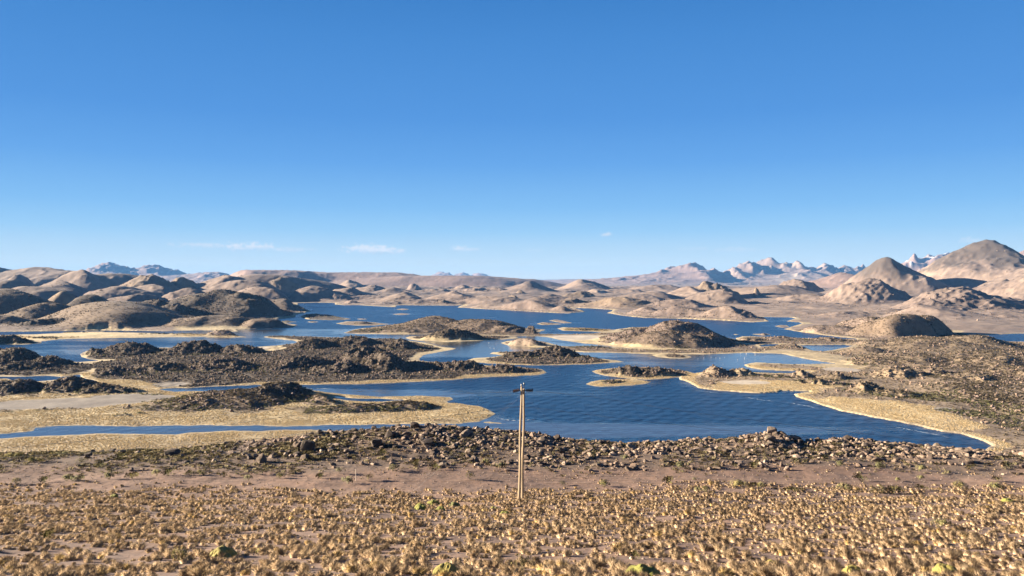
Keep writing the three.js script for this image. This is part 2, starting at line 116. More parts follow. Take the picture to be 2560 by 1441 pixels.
const HILLS = [{"v":[-423.2,790,6.0,16.0,24.0,50,-0.842],"p":"c2","r":2.6,"t":0,"k":0.3,"s":0.12,"l":null,"n":"hill","w":0,"q":1.0},
  {"v":[-385.9,800,11.6,44.6,44.6,50,-0.799],"p":"c2","r":2.6,"t":0,"k":0.3,"s":0.12,"l":null,"n":"hill","w":0,"q":1.0},
  {"v":[-316.8,800,13.3,60.9,52.8,50,-0.727],"p":"c2","r":2.6,"t":0,"k":0.3,"s":0.12,"l":null,"n":"hill","w":0,"q":1.0},
  {"v":[-272.8,790,9.6,36.1,48.1,50,-0.682],"p":"c2","r":2.6,"t":0,"k":0.3,"s":0.12,"l":null,"n":"hill","w":0,"q":1.0},
  {"v":[-314.3,625,5.2,34.9,34.9,40,-0.816],"p":"c2","r":2.8,"t":0,"k":0.34,"s":0.12,"l":null,"n":"hill","w":0,"q":1.0},
  {"v":[-288.3,645,6.9,45.8,45.8,50,-0.77],"p":"c2","r":2.8,"t":0,"k":0.34,"s":0.12,"l":null,"n":"hill","w":0,"q":1.0},
  {"v":[-239.5,655,8.5,53.2,49.8,55,-0.701],"p":"c2","r":2.8,"t":0,"k":0.34,"s":0.12,"l":null,"n":"hill","w":0,"q":1.0},
  {"v":[-175.6,665,9.8,57.4,50.6,55,-0.608],"p":"c2","r":2.8,"t":0,"k":0.34,"s":0.12,"l":null,"n":"hill","w":0,"q":1.0},
  {"v":[-122.6,690,16.8,59.5,42.0,60,-0.526],"p":"c2","r":2.8,"t":0,"k":0.34,"s":0.12,"l":null,"n":"hill","w":0,"q":1.0},
  {"v":[-104.8,655,15.1,39.9,26.6,50,-0.509],"p":"c2","r":2.8,"t":0,"k":0.34,"s":0.12,"l":null,"n":"hill","w":0,"q":1.0},
  {"v":[-135.5,635,8.9,38.7,38.7,40,-0.56],"p":"c2","r":2.8,"t":0,"k":0.34,"s":0.12,"l":null,"n":"hill","w":0,"q":1.0},
  {"v":[-215.8,850,11.1,43.1,51.8,50,-0.249],"p":"c2","r":2.0,"t":0,"k":0.22,"s":0.14,"l":null,"n":"hill","w":0,"q":1.0},
  {"v":[-171.3,865,12.2,70.2,57.1,55,-0.195],"p":"c2","r":2.0,"t":0,"k":0.22,"s":0.14,"l":null,"n":"hill","w":0,"q":1.0},
  {"v":[-120.8,850,10.7,47.4,38.8,45,-0.141],"p":"c2","r":2.0,"t":0,"k":0.22,"s":0.14,"l":null,"n":"hill","w":0,"q":1.0},
  {"v":[-38.0,650,7.7,36.3,29.7,24,-0.058],"p":"d","r":1.6,"t":0,"k":0.34,"s":0.1,"l":null,"n":"hill","w":0,"q":1.0},
  {"v":[-4.9,640,5.4,35.7,22.7,18,-0.008],"p":"d","r":1.2,"t":0,"k":0.3,"s":0.1,"l":null,"n":"hill","w":0,"q":1.0},
  {"v":[-63.2,655,6.1,19.9,29.9,22,-0.096],"p":"d","r":1.4,"t":0,"k":0.34,"s":0.1,"l":null,"n":"hill","w":0,"q":1.0},
  {"v":[-493.3,725,17.6,95.6,47.8,60,-0.597],"p":"c2","r":2.2,"t":0,"k":0.25,"s":0.12,"l":null,"n":"hill","w":0,"q":1.0},
  {"v":[-442.1,705,13.4,35.8,28.6,45,-0.56],"p":"d","r":2.2,"t":0,"k":0.25,"s":0.12,"l":null,"n":"hill","w":0,"q":1.0},
  {"v":[-404.7,690,7.7,28.0,28.0,35,-0.53],"p":"d","r":2,"t":0,"k":0.34,"s":0.12,"l":null,"n":"hill","w":0,"q":1.0},
  {"v":[-408.9,660,6.3,46.9,40.2,30,-0.555],"p":"d","r":1.8,"t":0,"k":0.34,"s":0.12,"l":null,"n":"hill","w":0,"q":1.0},
  {"v":[-333.9,530,8.0,88.7,37.6,40,-0.562],"p":"c2","r":2,"t":0,"k":0.34,"s":0.14,"l":null,"n":"hill","w":0,"q":1.0},
  {"v":[-300.4,540,8.1,41.1,32.9,40,-0.508],"p":"c2","r":2,"t":0,"k":0.3,"s":0.14,"l":null,"n":"hill","w":0,"q":1.0},
  {"v":[-266.6,530,5.5,32.3,40.3,34,-0.466],"p":"d","r":1.6,"t":0,"k":0.2,"s":0.16,"l":null,"n":"hill","w":0,"q":1.0},
  {"v":[-149.9,500,8.7,38.1,43.1,46,-0.291],"p":"b","r":1.3,"t":0,"k":0.16,"s":0.22,"l":null,"n":"hill","w":0,"q":1.0},
  {"v":[-170.0,485,6.3,46.8,41.8,42,-0.337],"p":"d","r":1.2,"t":1,"k":0.2,"s":0.2,"l":null,"n":"hill","w":0,"q":1.0},
  {"v":[-191.1,470,3.4,33.4,28.6,34,-0.386],"p":"d","r":0.9,"t":1,"k":0.18,"s":0.16,"l":null,"n":"hill","w":0,"q":1.0},
  {"v":[-113.4,485,4.8,24.6,29.5,30,-0.23],"p":"b","r":0.8,"t":1,"k":0.1,"s":0.2,"l":null,"n":"hill","w":0,"q":1.0},
  {"v":[-87.3,452,3.3,32.1,27.5,16,-0.191],"p":"d","r":0.7,"t":1,"k":0.1,"s":0.4,"l":null,"n":"hill","w":0,"q":1.0},
  {"v":[-62.8,458,3.8,25.6,25.6,18,-0.136],"p":"d","r":0.7,"t":1,"k":0.1,"s":0.4,"l":null,"n":"hill","w":0,"q":1.0},
  {"v":[-213.0,432,0.8,11.0,13.2,9,-0.458],"p":"d","r":0.5,"t":0,"k":0.2,"s":0.3,"l":null,"n":"hill","w":0,"q":1.0},
  {"v":[-118.0,430,-1.5,30.5,21.8,9,-0.268],"p":"d","r":0.4,"t":1,"k":0.2,"s":0.2,"l":null,"n":"hill","w":0,"q":1.0},
  {"v":[-272.8,440,-0.1,13.4,15.6,8,-0.555],"p":"d","r":0.4,"t":0,"k":0.1,"s":0.3,"l":null,"n":"hill","w":0,"q":1.0},
  {"v":[-227.2,520,-0.3,23.7,18.5,16,-0.412],"p":"d","r":0.6,"t":0,"k":0.1,"s":0.3,"l":null,"n":"hill","w":0,"q":1.0},
  {"v":[-594.3,935,10.4,104.4,35.6,34,-0.566],"p":"c","r":1.4,"t":0,"k":0.15,"s":0.12,"l":null,"n":"hill","w":0,"q":1.0},
  {"v":[-605.2,1130,1.0,40.1,43.0,22,-0.492],"p":"d","r":0.6,"t":0,"k":0.05,"s":0.2,"l":null,"n":"hill","w":0,"q":1.0},
  {"v":[-600.0,1010,2.2,25.6,20.5,10,-0.536],"p":"d","r":0.4,"t":0,"k":0.1,"s":0.2,"l":null,"n":"hill","w":0,"q":1.0},
  {"v":[-464.8,1090,2.0,60.8,49.8,14,-0.403],"p":"d","r":0.5,"t":0,"k":0.05,"s":0.2,"l":null,"n":"hill","w":0,"q":1.0},
  {"v":[-405.0,1090,11.4,17.7,22.1,26,-0.356],"p":"c","r":0.7,"t":2,"k":0.06,"s":0.03,"l":null,"n":"hill","w":0,"q":1.0},
  {"v":[-387.5,1060,7.2,26.9,32.3,18,-0.35],"p":"d","r":0.6,"t":2,"k":0.05,"s":0.05,"l":null,"n":"hill","w":0,"q":1.0},
  {"v":[-594.5,1195,11.3,66.7,27.3,45,-0.462],"p":"c","r":1,"t":1,"k":0.03,"s":0.04,"l":"small sharp olive cone with a dark shadow at the foot of the smooth brown hill","n":"hill","w":0,"q":1.0},
  {"v":[-668.2,1330,38.6,128.2,148.5,170,-0.466],"p":"b","r":1.2,"t":1,"k":0.012,"s":0.03,"l":"broad smooth olive-brown dome behind the golden strip","n":"hill","w":0,"q":1.0},
  {"v":[-471.4,1290,17.4,150.5,72.0,80,-0.35],"p":"d","r":1.2,"t":1,"k":0.015,"s":0.03,"l":"low smooth brown ridge end sloping to the dark water point","n":"hill","w":0,"q":1.0},
  {"v":[-396.6,1250,13.5,44.4,57.1,60,-0.307],"p":"d","r":1.2,"t":1,"k":0.02,"s":0.03,"l":null,"n":"hill","w":0,"q":1.0},
  {"v":[-615.8,1640,55.9,108.2,158.1,150,-0.359],"p":"c2","r":5,"t":0,"k":0.05,"s":0.02,"l":"dark craggy brown hill with two summits above the headland","n":"hill","w":0,"q":1.0},
  {"v":[-554.5,1600,50.6,56.8,154.2,110,-0.334],"p":"c2","r":5,"t":0,"k":0.05,"s":0.02,"l":null,"n":"hill","w":0,"q":1.0},
  {"v":[-506.7,1560,23.5,79.1,95.0,80,-0.314],"p":"d","r":4,"t":0,"k":0.05,"s":0.02,"l":null,"n":"hill","w":0,"q":1.0},
  {"v":[-687.2,2150,57.5,163.6,152.7,170,-0.309],"p":"c2","r":4,"t":3,"k":0.01,"s":0.01,"l":"pale sandy cliff face behind the dark craggy hill","n":"hill","w":0,"q":1.0},
  {"v":[-553.4,1930,29.0,88.1,62.7,110,-0.279],"p":"d","r":3,"t":1,"k":0.03,"s":0.02,"l":"low rocky headland tapering into the far water","n":"hill","w":0,"q":1.0},
  {"v":[-971.7,1520,58.0,185.1,92.5,140,-0.569],"p":"d","r":3,"t":1,"k":0.03,"s":0.03,"l":"scrubby dark slope at the picture edge","n":"hill","w":0,"q":1.0},
  {"v":[-831.4,1260,21.3,108.7,111.9,60,-0.583],"p":"c","r":1.5,"t":1,"k":0.03,"s":0.03,"l":"dark shadowed cone at the picture edge above the strip","n":"hill","w":0,"q":1.0},
  {"v":[-843.1,1420,33.9,64.8,79.2,70,-0.536],"p":"d","r":2.5,"t":1,"k":0.05,"s":0.03,"l":null,"n":"hill","w":0,"q":1.0},
  {"v":[-718.0,1230,15.1,68.6,68.6,24,-0.528],"p":"d","r":2,"t":0,"k":0.09,"s":0.05,"l":null,"n":"hill","w":0,"q":1.0},
  {"v":[-1079.8,1900,48.0,43.4,32.8,50,-0.517],"p":"d","r":2,"t":1,"k":0.01,"s":0.02,"l":null,"n":"hill","w":0,"q":1.0},
  {"v":[-966.3,1800,42.1,50.2,50.2,50,-0.493],"p":"d","r":2,"t":0,"k":0.03,"s":0.03,"l":null,"n":"hill","w":0,"q":1.0},
  {"v":[-708.5,1560,36.2,55.4,43.5,50,-0.426],"p":"d","r":4,"t":0,"k":0.09,"s":0.02,"l":null,"n":"hill","w":0,"q":1.0},
  {"v":[-639.4,1500,31.6,60.9,45.7,50,-0.403],"p":"d","r":3,"t":0,"k":0.08,"s":0.02,"l":null,"n":"hill","w":0,"q":1.0},
  {"v":[-1445.9,2500,80.1,139.5,164.9,230,-0.524],"p":"c","r":2,"t":2,"k":0,"s":0.004,"l":"smooth tan ridge with a long dark shadow flank among the hills","n":"hill","w":0,"q":1.0},
  {"v":[-1388.7,2300,56.3,140.0,140.0,150,-0.543],"p":"d","r":3,"t":2,"k":0.004,"s":0.004,"l":null,"n":"hill","w":0,"q":1.0},
  {"v":[-1942.1,3100,106.4,102.2,78.6,160,-0.56],"p":"c","r":4,"t":2,"k":0.002,"s":0,"l":"twin tan knob hills near the picture edge","n":"hill","w":0,"q":1.0},
  {"v":[-1725.9,2700,75.0,109.6,95.9,120,-0.569],"p":"d","r":4,"t":1,"k":0.004,"s":0,"l":null,"n":"hill","w":0,"q":1.0},
  {"v":[-2294.8,3900,138.3,455.1,316.6,500,-0.532],"p":"d","r":8,"t":2,"k":0,"s":0,"l":"long rounded mauve ridge on the skyline","n":"hill","w":0,"q":1.0},
  {"v":[-2879.1,4300,153.5,654.5,414.5,500,-0.59],"p":"d","r":8,"t":2,"k":0,"s":0,"l":null,"n":"hill","w":0,"q":1.0},
  {"v":[-1809.8,3350,120.9,204.0,136.0,260,-0.495],"p":"c2","r":6,"t":2,"k":0,"s":0,"l":"mauve spur with a steep shadowed end","n":"hill","w":0,"q":1.0},
  {"v":[-1757.7,3500,103.4,230.8,230.8,260,-0.465],"p":"d","r":6,"t":2,"k":0,"s":0,"l":null,"n":"hill","w":0,"q":1.0},
  {"v":[-1358.8,2950,96.0,134.7,142.2,260,-0.432],"p":"c2","r":7,"t":1,"k":0.006,"s":0,"l":"dark rocky hill with a black shadow side","n":"hill","w":0,"q":1.0},
  {"v":[-1144.1,2500,67.4,139.5,120.5,170,-0.429],"p":"c","r":3,"t":2,"k":0.002,"s":0,"l":"pointed tan hill before the dark rocky one","n":"hill","w":0,"q":1.0},
  {"v":[-1276.5,3050,87.4,92.8,92.8,170,-0.396],"p":"c2","r":7,"t":1,"k":0.006,"s":0,"l":null,"n":"hill","w":0,"q":1.0},
  {"v":[-1168.5,2350,57.1,131.2,155.0,110,-0.461],"p":"d","r":4,"t":2,"k":0,"s":0,"l":null,"n":"hill","w":0,"q":1.0},
  {"v":[-913.3,2250,52.2,91.3,79.9,90,-0.386],"p":"d","r":4,"t":2,"k":0.003,"s":0,"l":null,"n":"hill","w":0,"q":1.0},
  {"v":[-791.6,2000,39.5,111.6,81.2,80,-0.377],"p":"d","r":3,"t":2,"k":0.004,"s":0.004,"l":null,"n":"hill","w":0,"q":1.0},
  {"v":[-925.2,1950,40.4,89.0,89.0,70,-0.443],"p":"d","r":3,"t":2,"k":0.004,"s":0.004,"l":null,"n":"hill","w":0,"q":1.0},
  {"v":[-1132.3,3100,95.4,188.7,204.5,220,-0.35],"p":"c2","r":6,"t":2,"k":0.003,"s":0,"l":null,"n":"hill","w":0,"q":1.0},
  {"v":[-1030.4,3250,98.1,214.4,313.3,280,-0.307],"p":"d","r":5,"t":2,"k":0.002,"s":0,"l":"broad smooth brown hill below the flat plateau","n":"hill","w":0,"q":1.0},
  {"v":[-912.1,3100,89.2,94.4,94.4,90,-0.286],"p":"c2","r":6,"t":1,"k":0.006,"s":0,"l":null,"n":"hill","w":0,"q":1.0},
  {"v":[-853.8,3300,75.0,150.7,150.7,170,-0.253],"p":"d","r":4,"t":2,"k":0,"s":0,"l":null,"n":"hill","w":0,"q":1.0},
  {"v":[-931.5,2700,75.0,150.7,150.7,130,-0.332],"p":"d","r":5,"t":2,"k":0.004,"s":0,"l":null,"n":"hill","w":0,"q":1.0},
  {"v":[-696.1,2800,53.7,99.4,85.2,100,-0.244],"p":"d","r":3,"t":2,"k":0.002,"s":0,"l":null,"n":"hill","w":0,"q":1.0},
  {"v":[-705.6,2700,33.9,68.5,82.2,60,-0.256],"p":"d","r":3,"t":2,"k":0.002,"s":0,"l":null,"n":"hill","w":0,"q":1.0},
  {"v":[-627.9,2750,26.2,83.7,69.8,60,-0.224],"p":"d","r":3,"t":2,"k":0.002,"s":0,"l":null,"n":"hill","w":0,"q":1.0},
  {"v":[-1997.1,6200,150.5,408.9,1038.1,900,-0.312],"p":"m","r":8,"t":6,"k":0,"s":0,"l":"flat mauve plateau on the skyline behind the brown hill","n":"plateau","w":0,"q":1.0},
  {"v":[-1272.3,6600,135.3,1406.4,1105.0,1100,-0.19],"p":"m","r":8,"t":6,"k":0,"s":0,"l":"long rounded mauve tableland along the middle of the skyline","n":"plateau","w":0,"q":1.0},
  {"v":[-495.1,6100,105.9,1299.8,1176.1,900,-0.081],"p":"m","r":6,"t":6,"k":0,"s":0,"l":null,"n":"hill","w":0,"q":1.0},
  {"v":[-609.2,2900,51.5,117.7,88.3,180,-0.207],"p":"c","r":3,"t":2,"k":0.002,"s":0,"l":"tan dome with a dark shadow side across the far water","n":"hill","w":0,"q":1.0},
  {"v":[-538.8,3600,45.8,146.1,127.9,170,-0.149],"p":"c","r":3,"t":2,"k":0.002,"s":0,"l":null,"n":"hill","w":0,"q":1.0},
  {"v":[-357.7,2650,37.4,107.6,73.9,140,-0.134],"p":"c","r":3,"t":2,"k":0.002,"s":0,"l":"smooth tan hillock with a curved shadow just above the far shore","n":"hill","w":0,"q":1.0},
  {"v":[-186.1,2620,40.4,132.9,119.6,190,-0.071],"p":"c","r":3,"t":2,"k":0.002,"s":0,"l":"tan peak above the far end of the open water","n":"hill","w":0,"q":1.0},
  {"v":[-936.0,4500,77.3,114.2,182.6,200,-0.205],"p":"c2","r":6,"t":2,"k":0.004,"s":0,"l":null,"n":"hill","w":0,"q":1.0},
  {"v":[-534.5,4300,57.5,52.4,61.1,80,-0.124],"p":"c2","r":6,"t":2,"k":0.004,"s":0,"l":null,"n":"hill","w":0,"q":1.0},
  {"v":[-692.5,3900,51.3,158.3,118.7,150,-0.176],"p":"c2","r":6,"t":2,"k":0.004,"s":0,"l":null,"n":"hill","w":0,"q":1.0},
  {"v":[-939.9,3900,55.2,118.7,118.7,160,-0.236],"p":"c2","r":6,"t":2,"k":0.004,"s":0,"l":null,"n":"hill","w":0,"q":1.0},
  {"v":[-375.5,3700,33.7,150.2,168.9,150,-0.101],"p":"c2","r":6,"t":2,"k":0.004,"s":0,"l":null,"n":"hill","w":0,"q":1.0},
  {"v":[-178.1,3900,43.3,118.7,118.7,140,-0.046],"p":"c2","r":6,"t":2,"k":0.004,"s":0,"l":null,"n":"hill","w":0,"q":1.0},
  {"v":[-261.8,4300,48.8,130.9,87.3,140,-0.061],"p":"c2","r":6,"t":2,"k":0.004,"s":0,"l":null,"n":"hill","w":0,"q":1.0},
  {"v":[-79.2,3900,39.4,138.5,118.7,140,-0.02],"p":"c2","r":6,"t":2,"k":0.004,"s":0,"l":null,"n":"hill","w":0,"q":1.0},
  {"v":[-239.5,2420,16.1,208.7,85.9,70,-0.099],"p":"d","r":2,"t":2,"k":0.004,"s":0.004,"l":null,"n":"hill","w":0,"q":1.0},
  {"v":[-205.3,2380,14.6,42.3,48.3,40,-0.086],"p":"c2","r":4,"t":1,"k":0.02,"s":0,"l":null,"n":"hill","w":0,"q":1.0},
  {"v":[-625.6,2680,7.0,81.6,47.6,50,-0.229],"p":"d","r":2,"t":2,"k":0,"s":0,"l":null,"n":"hill","w":0,"q":1.0},
  {"v":[-507.8,2780,21.4,141.0,98.7,60,-0.181],"p":"d","r":3,"t":2,"k":0,"s":0,"l":null,"n":"hill","w":0,"q":1.0},
  {"v":[-510.1,2440,14.3,44.6,44.6,45,-0.206],"p":"c2","r":4,"t":3,"k":0.03,"s":0,"l":"pale rocky knob peninsula at the far shore","n":"hill","w":0,"q":1.0},
  {"v":[-384.9,2370,7.7,72.1,36.1,34,-0.161],"p":"d","r":2,"t":3,"k":0.01,"s":0,"l":null,"n":"hill","w":0,"q":1.0},
  {"v":[93.0,3900,75.0,188.0,158.3,300,0.024],"p":"c","r":3,"t":2,"k":0,"s":0,"l":"sharp tan cone with a dark triangular shadow in the middle distance","n":"hill","w":0,"q":1.0},
  {"v":[403.9,4350,83.8,198.6,187.6,350,0.093],"p":"c","r":4,"t":2,"k":0.001,"s":0,"l":"smooth rounded tan cone on the skyline","n":"hill","w":0,"q":1.0},
  {"v":[40.3,3450,29.5,42.0,35.0,60,0.012],"p":"d","r":5,"t":1,"k":0.006,"s":0,"l":null,"n":"hill","w":0,"q":1.0},
  {"v":[5.2,2560,26.9,52.0,39.0,80,0.002],"p":"c2","r":5,"t":1,"k":0.006,"s":0,"l":null,"n":"hill","w":0,"q":1.0},
  {"v":[369.4,3500,35.9,106.5,106.5,190,0.105],"p":"c","r":3,"t":3,"k":0,"s":0,"l":"pale pyramid hill with one black side","n":"hill","w":0,"q":1.0},
  {"v":[302.6,2130,29.6,140.5,97.3,130,0.141],"p":"d","r":4,"t":1,"k":0.012,"s":0.004,"l":"dark scrub hill rising straight from the far inlet","n":"hill","w":0,"q":1.0},
  {"v":[175.1,2300,23.6,105.0,81.7,90,0.076],"p":"c2","r":5,"t":1,"k":0.012,"s":0,"l":null,"n":"hill","w":0,"q":1.0},
  {"v":[264.9,2900,33.8,117.7,58.9,90,0.091],"p":"d","r":5,"t":1,"k":0.004,"s":0,"l":null,"n":"hill","w":0,"q":1.0},
  {"v":[29.8,1960,24.3,159.1,119.3,120,0.015],"p":"d","r":1.2,"t":2,"k":0.004,"s":0.004,"l":"long golden-tan headland with smooth flanks on the far water","n":"hill","w":0,"q":1.0},
  {"v":[123.9,1850,16.8,46.9,41.3,60,0.067],"p":"d","r":1.2,"t":2,"k":0.01,"s":0,"l":null,"n":"hill","w":0,"q":1.0},
  {"v":[-69.6,2110,10.8,85.6,107.1,80,-0.033],"p":"d","r":1.2,"t":2,"k":0.002,"s":0,"l":null,"n":"hill","w":0,"q":1.0},
  {"v":[502.3,3600,34.8,182.6,200.9,160,0.139],"p":"d","r":4,"t":2,"k":0,"s":0,"l":null,"n":"hill","w":0,"q":1.0},
  {"v":[131.9,2600,28.8,92.3,92.3,110,0.051],"p":"d","r":3,"t":2,"k":0,"s":0,"l":null,"n":"hill","w":0,"q":1.0},
  {"v":[405.9,2500,30.6,126.8,114.2,150,0.161],"p":"d","r":3,"t":2,"k":0,"s":0,"l":null,"n":"hill","w":0,"q":1.0},
  {"v":[-37.3,2450,25.3,149.2,124.3,120,-0.015],"p":"d","r":3,"t":2,"k":0.002,"s":0,"l":null,"n":"hill","w":0,"q":1.0},
  {"v":[81.0,2280,22.9,104.1,104.1,90,0.036],"p":"d","r":3,"t":2,"k":0.002,"s":0,"l":null,"n":"hill","w":0,"q":1.0},
  {"v":[807.2,4300,48.8,240.0,196.3,180,0.186],"p":"d","r":5,"t":2,"k":0,"s":0,"l":null,"n":"hill","w":0,"q":1.0},
  {"v":[281.4,1680,16.2,85.2,56.3,75,0.166],"p":"d","r":1.4,"t":3,"k":0.01,"s":0.01,"l":"smooth tan knoll at the water end of the mottled peninsula","n":"hill","w":0,"q":1.0},
  {"v":[345.1,1600,21.4,81.2,81.2,90,0.212],"p":"d","r":2,"t":2,"k":0.03,"s":0.02,"l":"mottled grey-tan lakeside peninsula","n":"hill","w":0,"q":1.0},
  {"v":[415.4,1530,25.3,62.1,54.3,75,0.265],"p":"d","r":2,"t":2,"k":0.02,"s":0.02,"l":null,"n":"hill","w":0,"q":1.0},
  {"v":[455.1,1520,26.4,42.4,50.9,60,0.291],"p":"c2","r":3,"t":2,"k":0.02,"s":0.01,"l":null,"n":"hill","w":0,"q":1.0},
  {"v":[593.6,2250,48.7,148.4,97.0,170,0.258],"p":"c2","r":4,"t":2,"k":0.004,"s":0,"l":"rounded tan hill with a steep black shadow face behind the peninsula","n":"hill","w":0,"q":1.0},
  {"v":[436.9,2050,25.1,104.0,93.6,80,0.21],"p":"d","r":3,"t":2,"k":0.006,"s":0.004,"l":null,"n":"hill","w":0,"q":1.0},
  {"v":[708.5,2850,72.1,101.2,144.6,180,0.244],"p":"c2","r":8,"t":1,"k":0.006,"s":0,"l":"dark broken rock ridge before the pale snowless range","n":"hill","w":0,"q":1.0},
  {"v":[620.9,2750,56.9,153.5,111.6,180,0.222],"p":"c","r":3,"t":3,"k":0,"s":0,"l":null,"n":"hill","w":0,"q":1.0},
  {"v":[474.9,2600,35.4,197.9,131.9,160,0.181],"p":"d","r":3,"t":2,"k":0,"s":0,"l":null,"n":"hill","w":0,"q":1.0},
  {"v":[1005.8,3050,54.9,232.1,263.1,280,0.319],"p":"d","r":4,"t":2,"k":0.002,"s":0,"l":"broad tan rise with a small black knob","n":"hill","w":0,"q":1.0},
  {"v":[883.5,2850,54.8,20.2,23.1,30,0.301],"p":"c2","r":4,"t":1,"k":0.01,"s":0,"l":null,"n":"hill","w":0,"q":1.0},
  {"v":[1305.8,3600,80.5,200.9,146.1,220,0.348],"p":"c2","r":7,"t":2,"k":0.002,"s":0,"l":null,"n":"hill","w":0,"q":1.0},
  {"v":[932.4,2450,31.5,136.7,99.4,120,0.364],"p":"d","r":4,"t":2,"k":0.004,"s":0,"l":null,"n":"hill","w":0,"q":1.0},
  {"v":[770.3,2300,14.3,151.7,140.0,130,0.323],"p":"d","r":3,"t":2,"k":0.004,"s":0.002,"l":null,"n":"hill","w":0,"q":1.0},
  {"v":[831.3,2100,14.3,138.5,106.5,100,0.377],"p":"d","r":3,"t":2,"k":0.004,"s":0.004,"l":null,"n":"hill","w":0,"q":1.0},
  {"v":[1606.7,3300,170.4,360.0,267.9,420,0.453],"p":"c4","r":7,"t":2,"k":0.001,"s":0,"l":"tall rounded tan hill with a dark cap before the snowy range","n":"hill","w":0,"q":1.0},
  {"v":[2208.7,3600,259.4,584.5,438.4,600,0.55],"p":"c4","r":10,"t":3,"k":0.001,"s":0,"l":"highest tan mountain with a dark rocky summit at the picture edge","n":"hill","w":0,"q":1.0},
  {"v":[1070.6,2350,79.8,143.1,119.2,170,0.427],"p":"d","r":8,"t":2,"k":0.008,"s":0,"l":"craggy tan dome at the foot of the tall rounded hill","n":"hill","w":0,"q":1.0},
  {"v":[2130.5,5000,130.8,405.9,304.4,400,0.403],"p":"c","r":6,"t":6,"k":0,"s":0,"l":null,"n":"hill","w":0,"q":1.0},
  {"v":[2084.6,3000,143.5,304.4,304.4,400,0.607],"p":"d","r":9,"t":2,"k":0,"s":0,"l":null,"n":"hill","w":0,"q":1.0},
  {"v":[1727.9,2600,88.2,224.3,211.1,250,0.587],"p":"d","r":8,"t":2,"k":0.004,"s":0,"l":null,"n":"hill","w":0,"q":1.0},
  {"v":[1016.5,1800,60.4,155.3,164.4,330,0.514],"p":"c2","r":7,"t":2,"k":0.003,"s":0,"l":"ribbed tan spur with dark gullies below the highest mountain","n":"hill","w":0,"q":1.0},
  {"v":[1056.7,1750,41.3,133.2,133.2,220,0.543],"p":"c2","r":6,"t":2,"k":0.003,"s":0,"l":null,"n":"hill","w":0,"q":1.0},
  {"v":[784.9,1480,29.2,97.6,112.6,170,0.488],"p":"c","r":2,"t":3,"k":0.002,"s":0.003,"l":"smooth bare tan shoulder behind the flat-topped shadowed hill","n":"hill","w":0,"q":1.0},
  {"v":[944.0,1500,17.9,98.9,98.9,130,0.562],"p":"d","r":3,"t":2,"k":0.006,"s":0.006,"l":null,"n":"hill","w":0,"q":1.0},
  {"v":[767.4,1600,16.5,81.2,89.3,110,0.447],"p":"d","r":3,"t":2,"k":0.006,"s":0.006,"l":null,"n":"hill","w":0,"q":1.0},
  {"v":[665.1,1560,12.5,79.1,79.1,100,0.403],"p":"d","r":2.5,"t":2,"k":0.006,"s":0.006,"l":null,"n":"hill","w":0,"q":1.0},
  {"v":[523.3,1050,29.2,69.3,63.9,75,-0.588],"p":"d","r":1.2,"t":1,"k":0.03,"s":0.06,"l":"flat-topped brown hill with one large black shadowed face","n":"hill","w":0,"q":0.45},
  {"v":[568.3,1085,26.0,60.6,49.5,70,-0.617],"p":"d","r":1.2,"t":1,"k":0.03,"s":0.06,"l":null,"n":"hill","w":0,"q":0.45},
  {"v":[519.1,1130,21.7,63.1,51.6,60,0.431],"p":"d","r":2.5,"t":2,"k":0.03,"s":0.05,"l":null,"n":"hill","w":0,"q":1.0},
  {"v":[454.8,1120,9.6,51.1,62.5,45,0.386],"p":"d","r":1.5,"t":2,"k":0.02,"s":0.04,"l":null,"n":"hill","w":0,"q":1.0},
  {"v":[289.1,962,4.7,16.6,29.3,18,0.292],"p":"d","r":1,"t":1,"k":0.1,"s":0.06,"l":null,"n":"hill","w":0,"q":1.0},
  {"v":[333.5,966,5.4,41.7,34.3,24,0.332],"p":"d","r":1,"t":2,"k":0.03,"s":0.05,"l":null,"n":"hill","w":0,"q":1.0},
  {"v":[383.0,955,5.2,29.1,33.9,20,0.381],"p":"d","r":1.2,"t":1,"k":0.08,"s":0.06,"l":null,"n":"hill","w":0,"q":1.0},
  {"v":[306.0,866,6.0,23.7,23.7,22,0.34],"p":"c","r":0.6,"t":2,"k":0.03,"s":0.05,"l":"small neat tan cone standing on the golden strip by the still pond","n":"hill","w":0,"q":1.0},
  {"v":[510.8,860,16.5,82.9,52.4,95,0.536],"p":"c","r":1.5,"t":1,"k":0.03,"s":0.05,"l":"smooth olive-brown hill with a long black shadow by the picture edge pond","n":"hill","w":0,"q":1.0},
  {"v":[453.1,850,12.0,73.3,73.3,75,0.49],"p":"d","r":1.5,"t":1,"k":0.03,"s":0.06,"l":null,"n":"hill","w":0,"q":1.0},
  {"v":[411.1,880,7.1,49.1,44.6,40,0.437],"p":"d","r":1,"t":2,"k":0.02,"s":0.04,"l":null,"n":"hill","w":0,"q":1.0},
  {"v":[361.5,800,6.8,32.5,32.5,24,0.424],"p":"d","r":1,"t":2,"k":0.05,"s":0.05,"l":null,"n":"hill","w":0,"q":1.0},
  {"v":[670.2,1000,6.5,66.0,50.7,70,0.59],"p":"d","r":1.5,"t":2,"k":0.03,"s":0.05,"l":null,"n":"hill","w":0,"q":1.0},
  {"v":[362.6,700,7.5,67.5,60.4,80,0.478],"p":"d","r":2,"t":1,"k":0.14,"s":0.1,"l":null,"n":"hill","w":0,"q":1.0},
  {"v":[420.5,690,11.9,59.5,59.5,70,0.547],"p":"d","r":2,"t":1,"k":0.12,"s":0.1,"l":null,"n":"hill","w":0,"q":1.0},
  {"v":[318.9,690,5.6,24.5,31.5,30,0.433],"p":"d","r":1.5,"t":2,"k":0.3,"s":0.1,"l":null,"n":"hill","w":0,"q":1.0},
